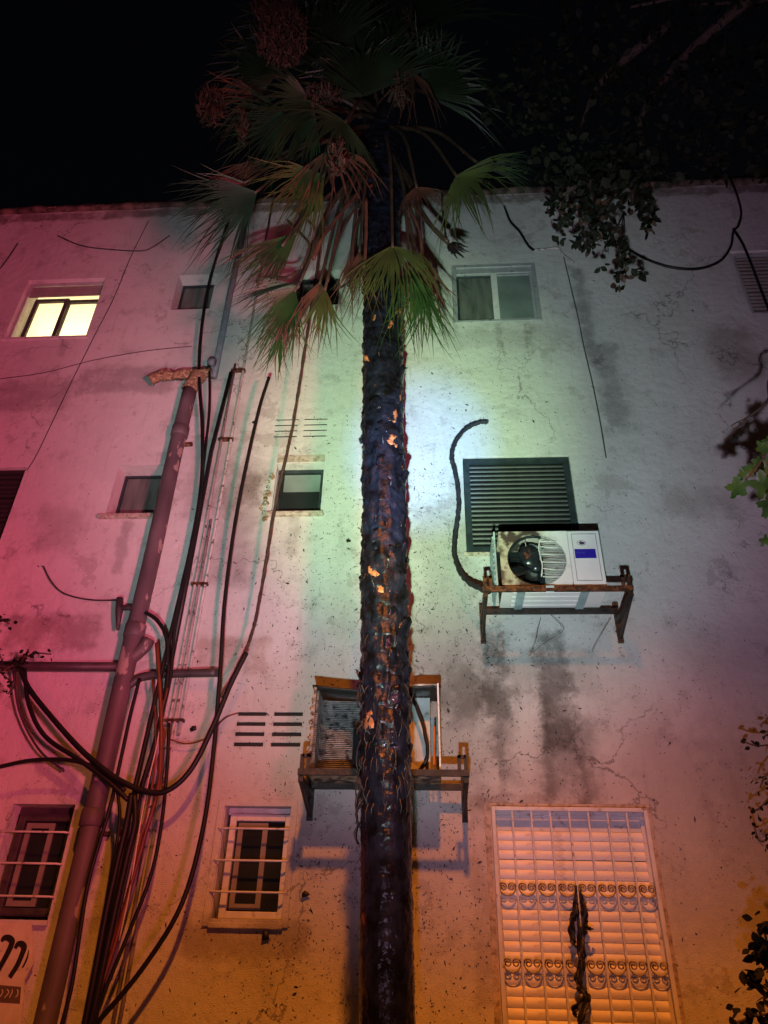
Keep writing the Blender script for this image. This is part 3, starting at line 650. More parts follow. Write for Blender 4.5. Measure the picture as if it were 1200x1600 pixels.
s = MB(); s.box(1.047, AX1, YF - .004, YB, AZ0, AZ1); part(s, 'service_casing', M['acwhite'], ac, False, .008)
s = MB(); s.box(AX0 + .02, 1.046, YF + .001, YB, AZ1 - .012, AZ1); part(s, 'top_cover', M['halfscorch'], ac, False)
s = MB(); s.box(AX0 + .02, 1.046, YB - .01, YB, AZ0, AZ1 - .013); part(s, 'back_panel', M['char'], ac, False)
s = MB(); s.box(AX0 + .02, AX1, YF + .002, YB, AZ0 - .012, AZ0 - .001)
for k in range(4): s.box(AX0 + .10, AX1 - .12, YF + .05 + k * .07, YF + .075 + k * .07, AZ0 - .020, AZ0 - .0125)
part(s, 'base_pan', M['acwhite'], ac, False, .003)
for x in (.66, 1.13): part(MB().box(x - .03, x + .03, YF - .035, YB + .03, AZ0 - .03, AZ0 - .0205), 'foot', M['melt'], ac, False)
# recessed square on the service panel
part(frame_mb(1.075, 1.262, AZ0 + .05, AZ1 - .03, YF - .0065, YF - .0045, .004), 'pressed_frame', M['gpipe'], ac, False)
# emblem and label
s = MB(); cx, cz = 1.145, 4.563
s.tube([(cx + .033 * math.cos(a_ * .3927), YF - .006, cz + .022 * math.sin(a_ * .3927)) for a_ in range(17)], .0018, 4); part(s, 'emblem_ring', M['gpipe'], ac, False)
s = MB(); s.add([(cx - .022, YF - .0063, cz + .004), (cx - .006, YF - .0063, cz - .018), (cx + .02, YF - .0063, cz - .012), (cx + .026, YF - .0063, cz + .006), (cx + .008, YF - .0063, cz + .008), (cx - .004, YF - .0063, cz + .018), (cx - .012, YF - .0063, cz + .008)], [(0, 1, 2, 3, 4, 5, 6)])
part(s, 'emblem', M['ink'], ac, False)
lbx0, lbx1, lbz0, lbz1 = 1.085, 1.243, 4.428, 4.508
part(MB().box(lbx0, lbx1, YF - .0062, YF - .0045, lbz0, lbz1), 'label', M['blue'], ac, False)
s = MB()
xx = lbx0 + .008
while xx < lbx0 + .085:   # a row of small unreadable capitals
    ww = R.uniform(.005, .009); s.box(xx, xx + ww * .35, YF - .0067, YF - .0063, lbz0 + .042, lbz0 + .054); s.box(xx, xx + ww, YF - .0067, YF - .0063, lbz0 + R.choice((.042, .047, .052)), lbz0 + R.choice((.0445, .049, .054)) + .001); xx += ww + .004
part(s, 'label_print', M['palepr'], ac, False)
# interior
s = MB()
for k in range(34): s.box(.53 + 0 * k, 1.03, YB - .035, YB - .012, AZ0 + .01 + k * .0138, AZ0 + .016 + k * .0138)
part(s, 'coil', M['plastic'], ac, False)
part(MB().tube([(.79, YF + .07, 4.39), (.79, YB - .05, 4.39)], .075, 20), 'motor', M['char'], ac)
hub = MB().tube([(.79, YF + .03, 4.39), (.79, YF + .07, 4.39)], .05, 16)
part(hub, 'fan_hub', M['plastic'], ac)
for k, a_ in enumerate((1.45, 3.4, 5.3)):
    s = MB(); vs = []
    for i in range(6):
        for j in range(5):
            rr_ = .04 + .165 * i / 5; th = a_ + (j / 4 - .5) * (1.1 - .1 * i); sag = -.02 * (i / 5) ** 2 if k == 0 else 0
            vs.append((.79 + rr_ * math.cos(th), YF + .05 - .05 * (j / 4 - .5) - .01 * i / 5, 4.39 + rr_ * math.sin(th) + sag))
    s.add(vs, [(i * 5 + j, i * 5 + j + 1, i * 5 + j + 6, i * 5 + j + 5) for i in range(5) for j in range(4)])
    o = part(s, 'fan_blade', M['melt'] if k == 0 else M['plastic'], ac); q = o.modifiers.new('s', 'SOLIDIFY'); q.thickness = .004
part(MB().tube([(.79 + .215 * math.cos(a_ * .2618), YF + .02, 4.425 + .215 * math.sin(a_ * .2618)) for a_ in range(5, 19)], .012, 8, jit=.2), 'melted_shroud', M['plastic'], ac)
for k, pts in enumerate(([(.72, YF + .012, 4.60), (.73, YF + .01, 4.5), (.74, YF + .012, 4.42)], [(.83, YF + .012, 4.61), (.835, YF + .01, 4.52), (.85, YF + .012, 4.46)])):
    part(MB().tube(curve(pts, 4), .0035, 6), 'motor_stay', M['alu'], ac)
s = MB(); vs = []
for i in range(9):
    for k in range(14):
        th = math.pi * i / 8; ph = 6.28318 * k / 14; q = .085 * (1 + .35 * noise.noise(V((math.cos(ph) * 1.6, math.sin(ph) * 1.6, th))))
        vs.append((.745 + q * 1.0 * math.sin(th) * math.cos(ph), YF + .035 + .45 * q * math.cos(th), 4.47 + q * 1.25 * math.sin(th) * math.sin(ph)))
s.add(vs, [(i * 14 + k, i * 14 + (k + 1) % 14, (i + 1) * 14 + (k + 1) % 14, (i + 1) * 14 + k) for i in range(8) for k in range(14)])
part(s, 'melted_blade_mass', M['plastic'], ac)
# remaining half of the wire guard
s = MB()
for k in range(30):
    z = FC[1] - .205 + k * .0142; h_ = math.sqrt(max(0, FR ** 2 - (z - FC[1]) ** 2)); xs_ = FC[0] + .045 + .035 * math.sin(k * .9) * R.random()
    if xs_ < FC[0] + h_: s.tube([(xs_ + .01, YF + R.uniform(-.012, .004), z + R.uniform(-.004, .002)), (FC[0] + h_ * .7, YF - .004, z), (FC[0] + h_ - .001, YF - .003, z)], .0016, 4)
for k in range(26):
    x = FC[0] + .05 + k * .0067; h_ = math.sqrt(max(0, FR ** 2 - (x - FC[0]) ** 2))
    s.tube([(x, YF - .001, FC[1] - h_), (x, YF - .002, FC[1] + h_ * .55)], .0011, 4)
for z in (4.27, 4.33, 4.39, 4.46, 4.52, 4.58):
    h_ = math.sqrt(max(0, FR ** 2 - (z - FC[1]) ** 2)); s.tube([(FC[0] + .03, YF - .008 + R.uniform(-.01, .003), z + R.uniform(-.008, .008)), (FC[0] + h_ * .6, YF - .008, z + R.uniform(-.003, .003)), (FC[0] + h_ + .004, YF - .005, z)], .0042, 6)
part(s, 'wire_guard', M['white'], ac)
tag(part(MB().add([], []) or MB().tube([(FC[0] + .085, YF - .012, 4.60), (FC[0] + .03, YF - .014, 4.585), (FC[0] + .02, YF - .012, 4.50), (FC[0] + .035, YF - .014, 4.36), (FC[0] + .02, YF - .012, 4.27)], .005, 6), 'bent_rim', M['white'], ac), 'bent pale wire rim of the guard')
# bent louvred side panel
s = MB(); s.box(AX0 - .025, AX0 - .012, YF - .03, YB, AZ0 + .005, AZ1 - .02)
for k in range(9): s.box(AX0 - .035, AX0 - .0255, YF - .02, YB - .02, AZ0 + .03 + k * .048, AZ0 + .05 + k * .048)
o = part(s, 'side_panel', M['melt'], ac, False)
part(MB().bar((.86, YF - .065, 4.165), (.86, YF - .048, 4.12), .06, .006), 'tape', M['alu'], ac, False)

# ---------------------------------------------------------------- lower condenser (gutted)
BX0_, BX1_, BZ0_, BZ1_, BYF, BYB = -.84, .035, 2.86, 3.44, -.42, -.12
ac2 = empty('air_conditioner', (-.4, -.27, BZ0_), 'gutted burnt outdoor air conditioner with bare coil behind the trunk', 'air conditioner')
part(MB().box(BX0_, BX1_, BYF, BYB, BZ0_ - .02, BZ0_), 'base_pan', M['scorch'], ac2, False)
fins = MB()
for k in range(40):
    z = BZ0_ + .03 + k * .0132
    if z > BZ1_ - .03: break
    q = .004 * math.sin(k * .7)
    pts = [(BX0_ + .02, BYF + .03, z), (BX0_ + .02 + q, BYB - .09, z), (BX0_ + .07, BYB - .045, z + .002), (BX0_ + .34, BYB - .04, z)]
    for a, b2 in zip(pts[:-1], pts[1:]): fins.bar(a, b2, .028, .0045)
part(fins, 'coil', M['fin'], ac2, False)
for z in (BZ0_ + .10, BZ0_ + .2, BZ0_ + .3, BZ0_ + .4):
    part(MB().tube([(BX0_ + .0, BYF + .03, z), (BX0_ - .02, BYF + .02, z + .02), (BX0_, BYF + .03, z + .045)], .006, 6), 'coil_bend', M['copper'], ac2)
part(MB().box(BX0_, BX0_ + .018, BYF, BYF + .03, BZ0_, BZ1_), 'corner_post', M['scorch'], ac2, False)
for z in [BZ0_ + .04 + i * .05 for i in range(10)]:
    part(MB().box(BX0_ - .006, BX0_ + .016, BYF - .004, BYF - .0005, z, z + .02), 'fin_tab', M['fin'], ac2, False)
part(MB().box(BX0_ + .36, BX0_ + .50, BYB - .05, BYB - .01, BZ0_, BZ1_ - .04), 'back_post', M['char'], ac2, False)
part(MB().box(BX0_ + .28, BX0_ + .56, BYF + .06, BYF + .2, BZ0_ + .03, BZ0_ + .32), 'motor_block', M['plastic'], ac2, True, .03)
top = MB(); vs = []
for i in range(13):
    x = BX0_ - .01 + (BX1_ - BX0_ + .02) * i / 12; sg = -.045 * math.sin(i / 12 * math.pi) * (1 if i < 6 else .4)
    vs += [(x, BYF - .01, BZ1_ + sg * .8), (x, BYF + .12, BZ1_ + .005 + sg), (x, BYB, BZ1_)]
top.add(vs, [(i * 3 + j, i * 3 + j + 3, i * 3 + j + 4, i * 3 + j + 1) for i in range(12) for j in range(2)])
o = part(top, 'top_cover', M['char'], ac2); q = o.modifiers.new('s', 'SOLIDIFY'); q.thickness = .012
part(MB().box(-.24, -.03, BYB - .10, BYB - .085, BZ0_ + .01, BZ1_ - .02), 'partition', M['alu'], ac2, False)
part(MB().bar((.028, BYF + .0, BZ1_ + .01), (.035, BYF, BZ0_), .012, .02), 'front_edge', M['white'], ac2, False)
part(MB().bar((.028, BYB, BZ1_ - .01), (.035, BYB, BZ0_), .012, .05), 'rear_edge', M['char'], ac2, False)
part(MB().bar((.0, BYF + .03, BZ0_ + .30), (-.005, BYF + .03, BZ0_ + .04), .014, .014), 'valve_pipe', M['copper'], ac2, False)
part(MB().tube([(-.20, BYF + .02, BZ1_ - .01), (-.1, BYF + .01, BZ1_ + .004), (.02, BYF, BZ1_ - .003)], .012, 8), 'front_lip', M['alu'], ac2)
cable([(640, 1080, .3), (660, 1130, .32), (668, 1180, .33), (655, 1205, .3)], .012, 'cable', 'burnt hose inside the gutted lower condenser', 'hose', jit=.2)

# ---------------------------------------------------------------- palm
def TX(z): return -.205 - .03 * z
def TR(z):
    r = .134 + .004 * (z - 1.5) if z < 5 else .148 + .003 * (z - 5)
    if z > 7.6: r += .055 * min(1, (z - 7.6) / .9)
    if z < .4: r += .12 * (.4 - z)
    return r
TY = -1.0
palm = empty('palm_tree', (TX(0), TY, 0), 'tall fan palm with a charred wet trunk standing before the wall', 'palm tree')
def pp(mb, name, mt, smooth=True): return part(mb, name, mt, palm, smooth)
def trunk_seg(z0_, z1_, mt, rough, name):
    n_ = 56; rows = int((z1_ - z0_) / .014); vs = []; fs = []
    for i in range(rows + 1):
        z = z0_ + (z1_ - z0_) * i / rows; r0 = TR(z)
        for k in range(n_):
            a = 6.28318 * k / n_
            q = V((math.cos(a) * 1.1, math.sin(a) * 1.1, z * 1.0))
            if rough:
                lo = min(1., max(.22, (z - 2.1) / .9)); r = r0 + lo * .020 * noise.noise(q * V((5, 5, 7.)).x * .0 + V((q.x * 4, q.y * 4, q.z * 7))) + lo * .010 * abs(noise.noise(V((q.x * 11, q.y * 11, z * 24)))) + .005 * noise.noise(V((q.x * 25, q.y * 25, z * 40)))
                ph = (z * 9.0 + a / 6.28318 * 2) % 1.0; r += .012 * (1 - ph) * lo + .0022 * abs(math.sin(z * 95 + 2 * noise.noise(q * 2))) * (1 - lo)
            else:
                r = r0 + .004 * noise.noise(V((q.x * 3, q.y * 3, z * 2))) + .0016 * math.sin(z * 140 + 1.5 * noise.noise(q * 2)) + .002 * noise.noise(V((q.x * 20, q.y * 20, z * 40)))
            vs.append((TX(z) + r * math.cos(a), TY + r * math.sin(a), z))
    for i in range(rows):
        for k in range(n_): fs.append((i * n_ + k, i * n_ + (k + 1) % n_, (i + 1) * n_ + (k + 1) % n_, (i + 1) * n_ + k))
    s = MB(); s.add(vs, fs); return pp(s, name, mt)
trunk_seg(0, 9.9, M['palmbark'], True, 'trunk')
# leaf bases: broken sheath stubs wrapped round the stem
def stub_mesh(v, raw):
    rr = random.Random(v); s = MB(); vs = []; nw, nh = 5, 5; W = rr.uniform(.055, .085); H = rr.uniform(.09, .15)
    for j in range(nh):
        for i in range(nw):
            u = i / (nw - 1) - .5; t_ = j / (nh - 1); taper = 1 - .55 * t_
            vs.append((u * W * 2 * taper + rr.uniform(-.006, .006), -(.004 + .035 * t_ * (1 - 1.2 * abs(u))) + rr.uniform(-.004, .004) + abs(u) * .03, t_ * H + rr.uniform(-.012, .012) * (j > 2)))
    s.add(vs, [(j * nw + i, j * nw + i + 1, (j + 1) * nw + i + 1, (j + 1) * nw + i) for j in range(nh - 1) for i in range(nw - 1)])
    o = s.build('leaf_base', M['raw'] if raw else M['palmbark'], palm, True); md = o.modifiers.new('s', 'SOLIDIFY'); md.thickness = .014; return o
protos = []
for v in range(7): protos.append(stub_mesh(v, False))
for v in range(7, 10): protos.append(stub_mesh(v, True))
cnt = 0
z = 2.75
while z < 8.6 and cnt < 240:
    for k in range(2):
        a = cnt * 2.3999 + R.uniform(-.3, .3)
        rawish = (3.6 < z < 6.9) and R.random() < (.34 if z > 4.9 else .09)
        src = protos[R.randrange(7, 10) if rawish else R.randrange(0, 7)]
        if cnt < len(protos): o = protos[cnt]
        else:
            o = src.copy(); C.objects.link(o)
        o.parent = palm
        r = TR(z) - .002; dirv = V((math.cos(a), math.sin(a), 0))
        o.location = V((TX(z), TY, z)) + dirv * r - palm.location
        sc_ = R.uniform(.5, .85) if rawish else R.uniform(.75, 1.15)
        o.scale = (sc_, sc_ * .55, sc_ * R.uniform(.8, 1.2))
        fl = False
        o.rotation_euler = (R.uniform(-.15, .25) + (math.pi if fl else 0), R.uniform(-.35, .35), a + math.pi / 2 + (math.pi if fl else 0)) if not fl else (R.uniform(-.2, .1), math.pi + R.uniform(-.3, .3), a + math.pi / 2)
        cnt += 1
    z += .058
# loose fibres bristling from the stem
fb = MB()
for k in range(380):
    z = R.choice((R.uniform(2.5, 3.2), R.uniform(2.6, 8.8))); a = R.uniform(0, 6.283); r = TR(z)
    d_ = V((math.cos(a), math.sin(a), 0)); p0 = V((TX(z), TY, z)) + d_ * r; ln = R.uniform(.03, .09) * (1.4 if z < 3.4 else 1)
    tgt = p0 + d_ * R.uniform(.008, .035) + V((R.uniform(-.02, .02), R.uniform(-.02, .02), -ln if R.random() < .75 else ln))
    fb.tube([p0, (p0 + tgt) / 2 + d_ * .012, tgt], .003, 3, cap=False, rr=[.003, .0022, .0006])
o = pp(fb, 'bark_fibre', M['char'], False); o['kind'] = 'stuff'
# big charred flaps on the left of the stem low down
for (z, a, ln) in ((2.75, 3.2, .22), (2.62, 3.3, .18), (2.9, 3.05, .2), (3.25, 3.3, .18), (2.55, 2.9, .16), (2.45, 3.1, .14), (5.2, 3.2, .08), (6.9, 3.3, .1)):
    s = MB(); d_ = V((math.cos(a), -abs(math.sin(a)) - .1, 0)).normalized(); p0 = V((TX(z), TY, z)) + d_ * (TR(z) - .01); sd_ = V((0, 1, 0)); vs = []
    for i in range(6):
        t_ = i / 5; c_ = p0 + d_ * (.045 * math.sin(t_ * 2.4)) + V((0, 0, -ln * t_)); wd = .035 * (1 - t_ * .8)
        vs += [c_ - sd_ * wd + V((R.uniform(-.006, .006), 0, 0)), c_ + V((R.uniform(0, .012), 0, 0)) * 1, c_ + sd_ * wd]
    s.add(vs, [(i * 3 + j, i * 3 + j + 1, i * 3 + j + 4, i * 3 + j + 3) for i in range(5) for j in range(2)])
    o = pp(s, 'bark_flap', M['char']); md = o.modifiers.new('s', 'SOLIDIFY'); md.thickness = .006

def frond(hub, tip, d_h, d_t, spread, droop, mt, face=1.0, n_=34, stalk=True, zroot=9.4, split=.48, seed=0, tipdroop=.55, dead=False, arch=.15, pm='petiole'):
    """a fan leaf: hub and middle tip given as (px, py) with distances to the wall"""
    rr = random.Random(seed + 31)
    H = P(hub[0], hub[1], d_h); T = P(tip[0], tip[1], d_t); u = T - H; Rr = u.length; u.normalize()
    nrm = (CAM - H).normalized() * face + V((0, 0, 1)) * (1 - face) * 1.0
    nrm = (nrm - u * nrm.dot(u)).normalized(); sd_ = u.cross(nrm)
    s = MB(); sp = rad(spread)
    for i in range(n_):
        a = (i / (n_ - 1) - .5) * sp; da = sp / (n_ - 1) * .5
        Ls = Rr * (.66 + .34 * math.cos(a * .9)) * rr.uniform(.84, 1.08)
        if dead and rr.random() < .25: Ls *= rr.uniform(.4, .8)
        bend = rr.uniform(-.26, .26); ex = rr.uniform(.1, 2.6) ** 1.15
        if rr.random() < .03: continue
        rows = []
        for t_ in (.0, .18, .36, .52, .68, .84, 1.0):
            aa = a + bend * max(0, t_ - split) * 1.5
            wdt = math.sin(da) * t_ * Ls * 1.03 if t_ <= split else math.sin(da) * split * Ls * 1.03 * (1 - ((t_ - split) / (1 - split)) ** 1.2 * .93)
            e_ = u * math.cos(aa) + sd_ * math.sin(aa); pe = sd_ * math.cos(aa) - u * math.sin(aa)
            c_ = H + e_ * (Ls * t_) + nrm * (-.10 * Rr * (abs(a) / 1.6) ** 2 * t_ + .06 * Rr * t_)
            c_ = c_ + V((0, 0, -1)) * Rr * (droop * t_ ** 2 + (tipdroop * ex * (t_ - split) ** 1.6 if t_ > split else 0))
            fold = nrm * (wdt * .55)
            rows.append((c_ - pe * wdt + fold * .6, c_ - fold * .6, c_ + pe * wdt + fold * .6))
        vs = [v for r_ in rows for v in r_]
        s.add(vs, [(j * 3 + k, j * 3 + k + 1, j * 3 + k + 4, j * 3 + k + 3) for j in range(6) for k in range(2)])
    fr = pp(s, 'frond', M[mt], False)
    if stalk:
        zr = zroot; root = V((TX(zr), TY, zr)); dd = (H - root); hd = V((dd.x, dd.y, 0)); hd = hd.normalized() if hd.length > .05 else V((0, -1, 0))
        root = root + hd * TR(zr) * .6; mid = (root + H) / 2 + V((0, 0, arch)) + hd * arch * .5
        st = MB().tube([v - palm.location for v in curve([root, mid, H + u * .03], 8)], .013, 7, rr=[.024 - .012 * i / 16 for i in range(17)])
        o = st.build('stalk', M[pm], fr, True)
    return fr
FR = [  # hub, tip, d_hub, d_tip, spread, droop, material, face, options
    ((402, 300), (285, 358), 1.5, 1.5, 84, .06, 'frond_blue', .75, {'n_': 40}),
    ((385, 285), (310, 310), 1.3, 1.3, 80, .06, 'frond', .6, {'n_': 30}),
    ((508, 274), (415, 318), 1.7, 1.8, 84, .08, 'frond_olive', .7, {'n_': 36}),
    ((500, 280), (450, 340), 1.7, 1.75, 60, .06, 'frond_olive', .7, {'n_': 22}),
    ((464, 364), (368, 448), 1.4, 1.4, 46, .05, 'frond', .6, {'zroot': 9.0, 'n_': 30, 'tipdroop': .25}),
    ((452, 372), (362, 432), 1.35, 1.35, 60, .05, 'frond_dead', .5, {'zroot': 9.0, 'n_': 18, 'tipdroop': .25, 'dead': True}),
    ((475, 438), (352, 476), 1.45, 1.45, 36, .03, 'frond_blue', .45, {'zroot': 8.8, 'n_': 30, 'tipdroop': .2}),
    ((470, 448), (375, 468), 1.4, 1.4, 60, .05, 'frond', .6, {'zroot': 8.8, 'n_': 22}),
    ((462, 452), (416, 572), 1.4, 1.35, 44, .02, 'frond', .5, {'zroot': 8.8, 'tipdroop': .15, 'n_': 26}),
    ((452, 480), (426, 570), 1.3, 1.3, 50, .02, 'frond_dead', .5, {'zroot': 8.8, 'tipdroop': .15, 'dead': True, 'stalk': False}),
    ((440, 520), (420, 592), 1.3, 1.25, 30, .02, 'frond', .6, {'stalk': False, 'n_': 14, 'tipdroop': .1}),
    ((508, 450), (500, 548), 1.5, 1.5, 34, .02, 'frond_olive', .4, {'zroot': 8.9, 'tipdroop': .15, 'n_': 16}),
    ((500, 440), (488, 520), 1.4, 1.4, 50, .02, 'frond_dead', .4, {'zroot': 8.9, 'n_': 14}),
    ((613, 384), (622, 455), 1.55, 1.6, 120, .26, 'frond_olive', .9, {'zroot': 9.3, 'tipdroop': .7, 'n_': 46}),
    ((608, 390), (585, 450), 1.5, 1.55, 50, .16, 'frond_olive', .8, {'stalk': False, 'tipdroop': .5, 'n_': 16}),
    ((640, 415), (650, 520), 1.4, 1.35, 50, .08, 'frond', .6, {'zroot': 9.0, 'n_': 24}),
    ((664, 430), (666, 560), 1.3, 1.3, 20, .02, 'frond', .7, {'zroot': 8.9, 'n_': 12, 'tipdroop': .1}),
    ((655, 440), (655, 530), 1.3, 1.3, 40, .02, 'frond_olive', .7, {'stalk': False, 'n_': 14, 'tipdroop': .2}),
    ((660, 395), (680, 500), 1.2, 1.2, 28, .02, 'frond_dead', .6, {'zroot': 8.9, 'n_': 12}),
    ((562, 390), (556, 480), 1.35, 1.35, 26, .02, 'frond_dead', .6, {'zroot': 8.9, 'n_': 12}),
    ((548, 400), (545, 455), 1.35, 1.35, 26, .02, 'frond_dead', .6, {'zroot': 8.9, 'n_': 8}),
    ((712, 275), (782, 318), 1.7, 1.8, 120, .12, 'frond_olive', .7, {}),
    ((742, 255), (842, 262), 1.6, 1.6, 70, .10, 'frond_blue', .35, {}),
    ((650, 292), (668, 318), 1.6, 1.7, 90, .25, 'frond_dead', .6, {}),
    ((668, 150), (758, 65), 1.5, 1.6, 120, .05, 'frond_shaded', .9, {'zroot': 9.7}),
    ((572, 150), (545, 30), 1.8, 1.9, 150, .0, 'frond_shaded', .95, {'zroot': 9.7, 'n_': 44}),
    ((600, 110), (630, 0), 1.4, 1.5, 130, .0, 'frond_shaded', .9, {'zroot': 9.7, 'n_': 40}),
    ((500, 90), (450, -20), 1.6, 1.7, 150, .0, 'frond_shaded', .9, {'zroot': 9.7, 'n_': 40}),
    ((490, 165), (400, 205), 1.9, 2.0, 150, .1, 'frond_shaded', .9, {'zroot': 9.6, 'n_': 40}),
    ((455, 190), (345, 215), 1.5, 1.5, 110, .1, 'frond_shaded', .8, {'zroot': 9.6}),
    ((430, 120), (340, 80), 1.5, 1.5, 130, .05, 'frond_shaded', .85, {'zroot': 9.7}),
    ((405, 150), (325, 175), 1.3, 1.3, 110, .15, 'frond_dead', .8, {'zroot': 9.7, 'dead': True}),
    ((470, 60), (360, 20), 1.2, 1.2, 120, .05, 'frond_shaded', .85, {'zroot': 9.8}),
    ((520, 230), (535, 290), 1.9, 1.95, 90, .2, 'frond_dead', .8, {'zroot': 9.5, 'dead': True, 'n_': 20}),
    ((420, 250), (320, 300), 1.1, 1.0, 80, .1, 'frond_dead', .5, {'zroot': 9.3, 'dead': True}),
    ((540, 190), (500, 240), 2.0, 2.1, 140, .1, 'frond_shaded', .9, {'zroot': 9.6}),
    ((610, 60), (600, -70), .9, .9, 150, .0, 'frond_shaded', .9, {'zroot': 9.8}),
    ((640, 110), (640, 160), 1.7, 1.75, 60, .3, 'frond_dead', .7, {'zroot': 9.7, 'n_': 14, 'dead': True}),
    ((560, 60), (480, 10), 1.3, 1.3, 150, .0, 'frond_shaded', .9, {'zroot': 9.8}),
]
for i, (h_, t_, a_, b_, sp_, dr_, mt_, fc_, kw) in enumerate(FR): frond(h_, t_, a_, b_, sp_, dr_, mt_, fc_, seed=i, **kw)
# dead stalks hanging beside the stem
for k, pts in enumerate((
        [(560, 300, 1.3), (535, 330, 1.5), (505, 370, 1.6), (490, 405, 1.6)], [(570, 310, 1.3), (545, 340, 1.4), (520, 400, 1.45), (512, 440, 1.45)],
        [(575, 315, 1.3), (555, 360, 1.35), (550, 410, 1.35), (548, 450, 1.3)], [(572, 310, 1.5), (572, 370, 1.45), (569, 420, 1.4)],
        [(520, 300, 1.4), (480, 335, 1.5), (440, 385, 1.5)], [(450, 345, 1.4), (470, 365, 1.45), (484, 385, 1.5), (470, 420, 1.45)],
        [(640, 315, 1.3), (665, 345, 1.4), (690, 372, 1.4), (705, 385, 1.4)], [(640, 300, 1.3), (672, 350, 1.45), (700, 378, 1.45)],
        [(632, 330, 1.3), (645, 370, 1.3), (650, 420, 1.3)], [(636, 320, 1.3), (655, 360, 1.35), (660, 410, 1.3), (662, 450, 1.3)],
        [(560, 420, 1.3), (545, 440, 1.35), (530, 450, 1.4)], [(400, 440, 1.3), (420, 432, 1.35), (450, 434, 1.4), (462, 425, 1.4)])):
    pp(MB().tube(curve([P(*p) for p in pts], 6), R.uniform(.011, .02), 6, jit=.15), 'dead_stalk', M['petiole'] if k % 3 else M['frond_dead'])
s = MB()
for k in range(16):
    a = R.uniform(-.6, 1.4); q = R.uniform(10, 34); b0 = (702, 386)
    s.tube(curve([P(b0[0], b0[1], 1.4), P(b0[0] + q * .5 * math.cos(a), b0[1] + q * .5 * math.sin(a) - 3, 1.4), P(b0[0] + q * math.cos(a), b0[1] + q * math.sin(a) * .8, 1.4)], 3), .012, 5, rr=[.022, .02, .016, .013, .009, .006, .003])
pp(s, 'dead_leaf_stub', M['char'])
# dry fruit sprays
def spray(cx_, cy_, d_, rx, ry, n_, name='fruit_spray', mt='flower'):
    s = MB(); rr = random.Random(int(cx_))
    top_ = P(cx_ + rx * .4, cy_ - ry * 1.0, d_)
    for k in range(n_):
        a = rr.uniform(0, 6.283); q = math.sqrt(rr.random()); e_ = P(cx_ + rx * q * math.cos(a) * (1 + .2 * rr.uniform(-1, 1)), cy_ + ry * q * math.sin(a), d_ + rr.uniform(-.25, .25))
        m_ = e_ + V((rr.uniform(-.05, .05), rr.uniform(-.05, .05), rr.uniform(.03, .12)))
        s.tube([m_, e_, e_ + V((rr.uniform(-.03, .03), rr.uniform(-.03, .03), rr.uniform(-.06, 0)))], .004, 3, cap=False, rr=[.003, .009, .004])
        if k % 14 == 0: s.tube(curve([top_, (top_ + e_) / 2 + V((0, 0, .05)), e_], 3), .005, 4)
    o = pp(s, name, M[mt], False); o['kind'] = 'stuff'
spray(442, 58, 2.0, 38, 46, 900); spray(425, 12, 1.9, 30, 30, 400); spray(330, 168, 1.5, 22, 30, 200); spray(377, 200, 1.6, 8, 26, 60)
spray(525, 248, 2.1, 16, 28, 130); spray(628, 140, 1.9, 14, 26, 90); spray(500, 150, 1.9, 26, 14, 160); spray(640, 40, 1.7, 10, 30, 60)

# ---------------------------------------------------------------- broadleaf trees
def leaf_faces(s, c_, size, rr, lobes=False, hang=.6):
    d_ = V((rr.uniform(-1, 1), rr.uniform(-1, 1), rr.uniform(-1.4, .3) * hang * 1.5)).normalized(); n_ = V((rr.uniform(-1, 1), rr.uniform(-1.5, .3), rr.uniform(-1, 1)))
    n_ = (n_ - d_ * n_.dot(d_)).normalized(); sd_ = d_.cross(n_)
    if lobes: prof = [(0, 0), (.12, .30), (.32, .26), (.36, .48), (.55, .40), (.68, .46), (.80, .20), (1, 0)]
    else: prof = [(0, 0), (.25, .24), (.5, .32), (.78, .2), (1, 0)]
    vs = [c_ + d_ * (size * a) + sd_ * (size * b) + n_ * (size * .12 * b) for a, b in prof] + [c_ + d_ * (size * a) - sd_ * (size * b) + n_ * (size * .12 * b) for a, b in prof[-2:0:-1]]
    mid = [c_ + d_ * (size * a) for a, b in prof]
    k = len(prof); s.add(vs[:k] + mid[1:-1], [tuple(range(0, k)) + tuple(range(2 * k - 3, k - 1, -1))])
    lv = [vs[0]] + vs[k:][::-1] + [vs[k - 1]]
    s.add(lv + mid[1:-1], [tuple(range(0, k)) + tuple(range(2 * k - 3, k - 1, -1))])
tree = empty('broadleaf_tree', (5.6, -2.6, 0), 'dark broadleaf tree reaching in from the top right over the roof edge', 'tree')
def tpart(mb, name, mt, par, smooth=True): return part(mb, name, mt, par, smooth)
tpart(MB().tube(curve([(5.6, -2.6, 0), (5.5, -2.5, 2.5), (5.7, -2.4, 5), (5.4, -2.3, 7.5), (5.0, -2.2, 9.5)], 6), .2, 14, rr=[.26 - .15 * i / 24 for i in range(25)]), 'trunk', M['bark'], tree)
limbs = [[(5.4, -2.3, 7.5), (4.2, -2.0, 9.4), (3.2, -1.8, 10.4), (2.2, -1.6, 10.6)], [(5.3, -2.3, 8.2), (4.4, -1.6, 10.5), (3.2, -1.0, 12.0)], [(3.4, -1.8, 10.3), (2.7, -1.4, 9.9), (2.2, -1.2, 9.2), (2.15, -1.15, 8.6)], [(3.0, -1.8, 10.4), (2.2, -1.5, 11.4), (1.6, -1.3, 12.4)], [(2.6, -1.5, 10.4), (1.9, -1.2, 9.9), (1.6, -1.1, 9.2)]]
for l in limbs: tpart(MB().tube(curve(l, 6), .04, 7, rr=[.06 - .045 * i / ((len(l) - 1) * 6) for i in range((len(l) - 1) * 6 + 1)]), 'limb', M['bark'], tree)
rr = random.Random(3)
crown = MB(); dry = MB()
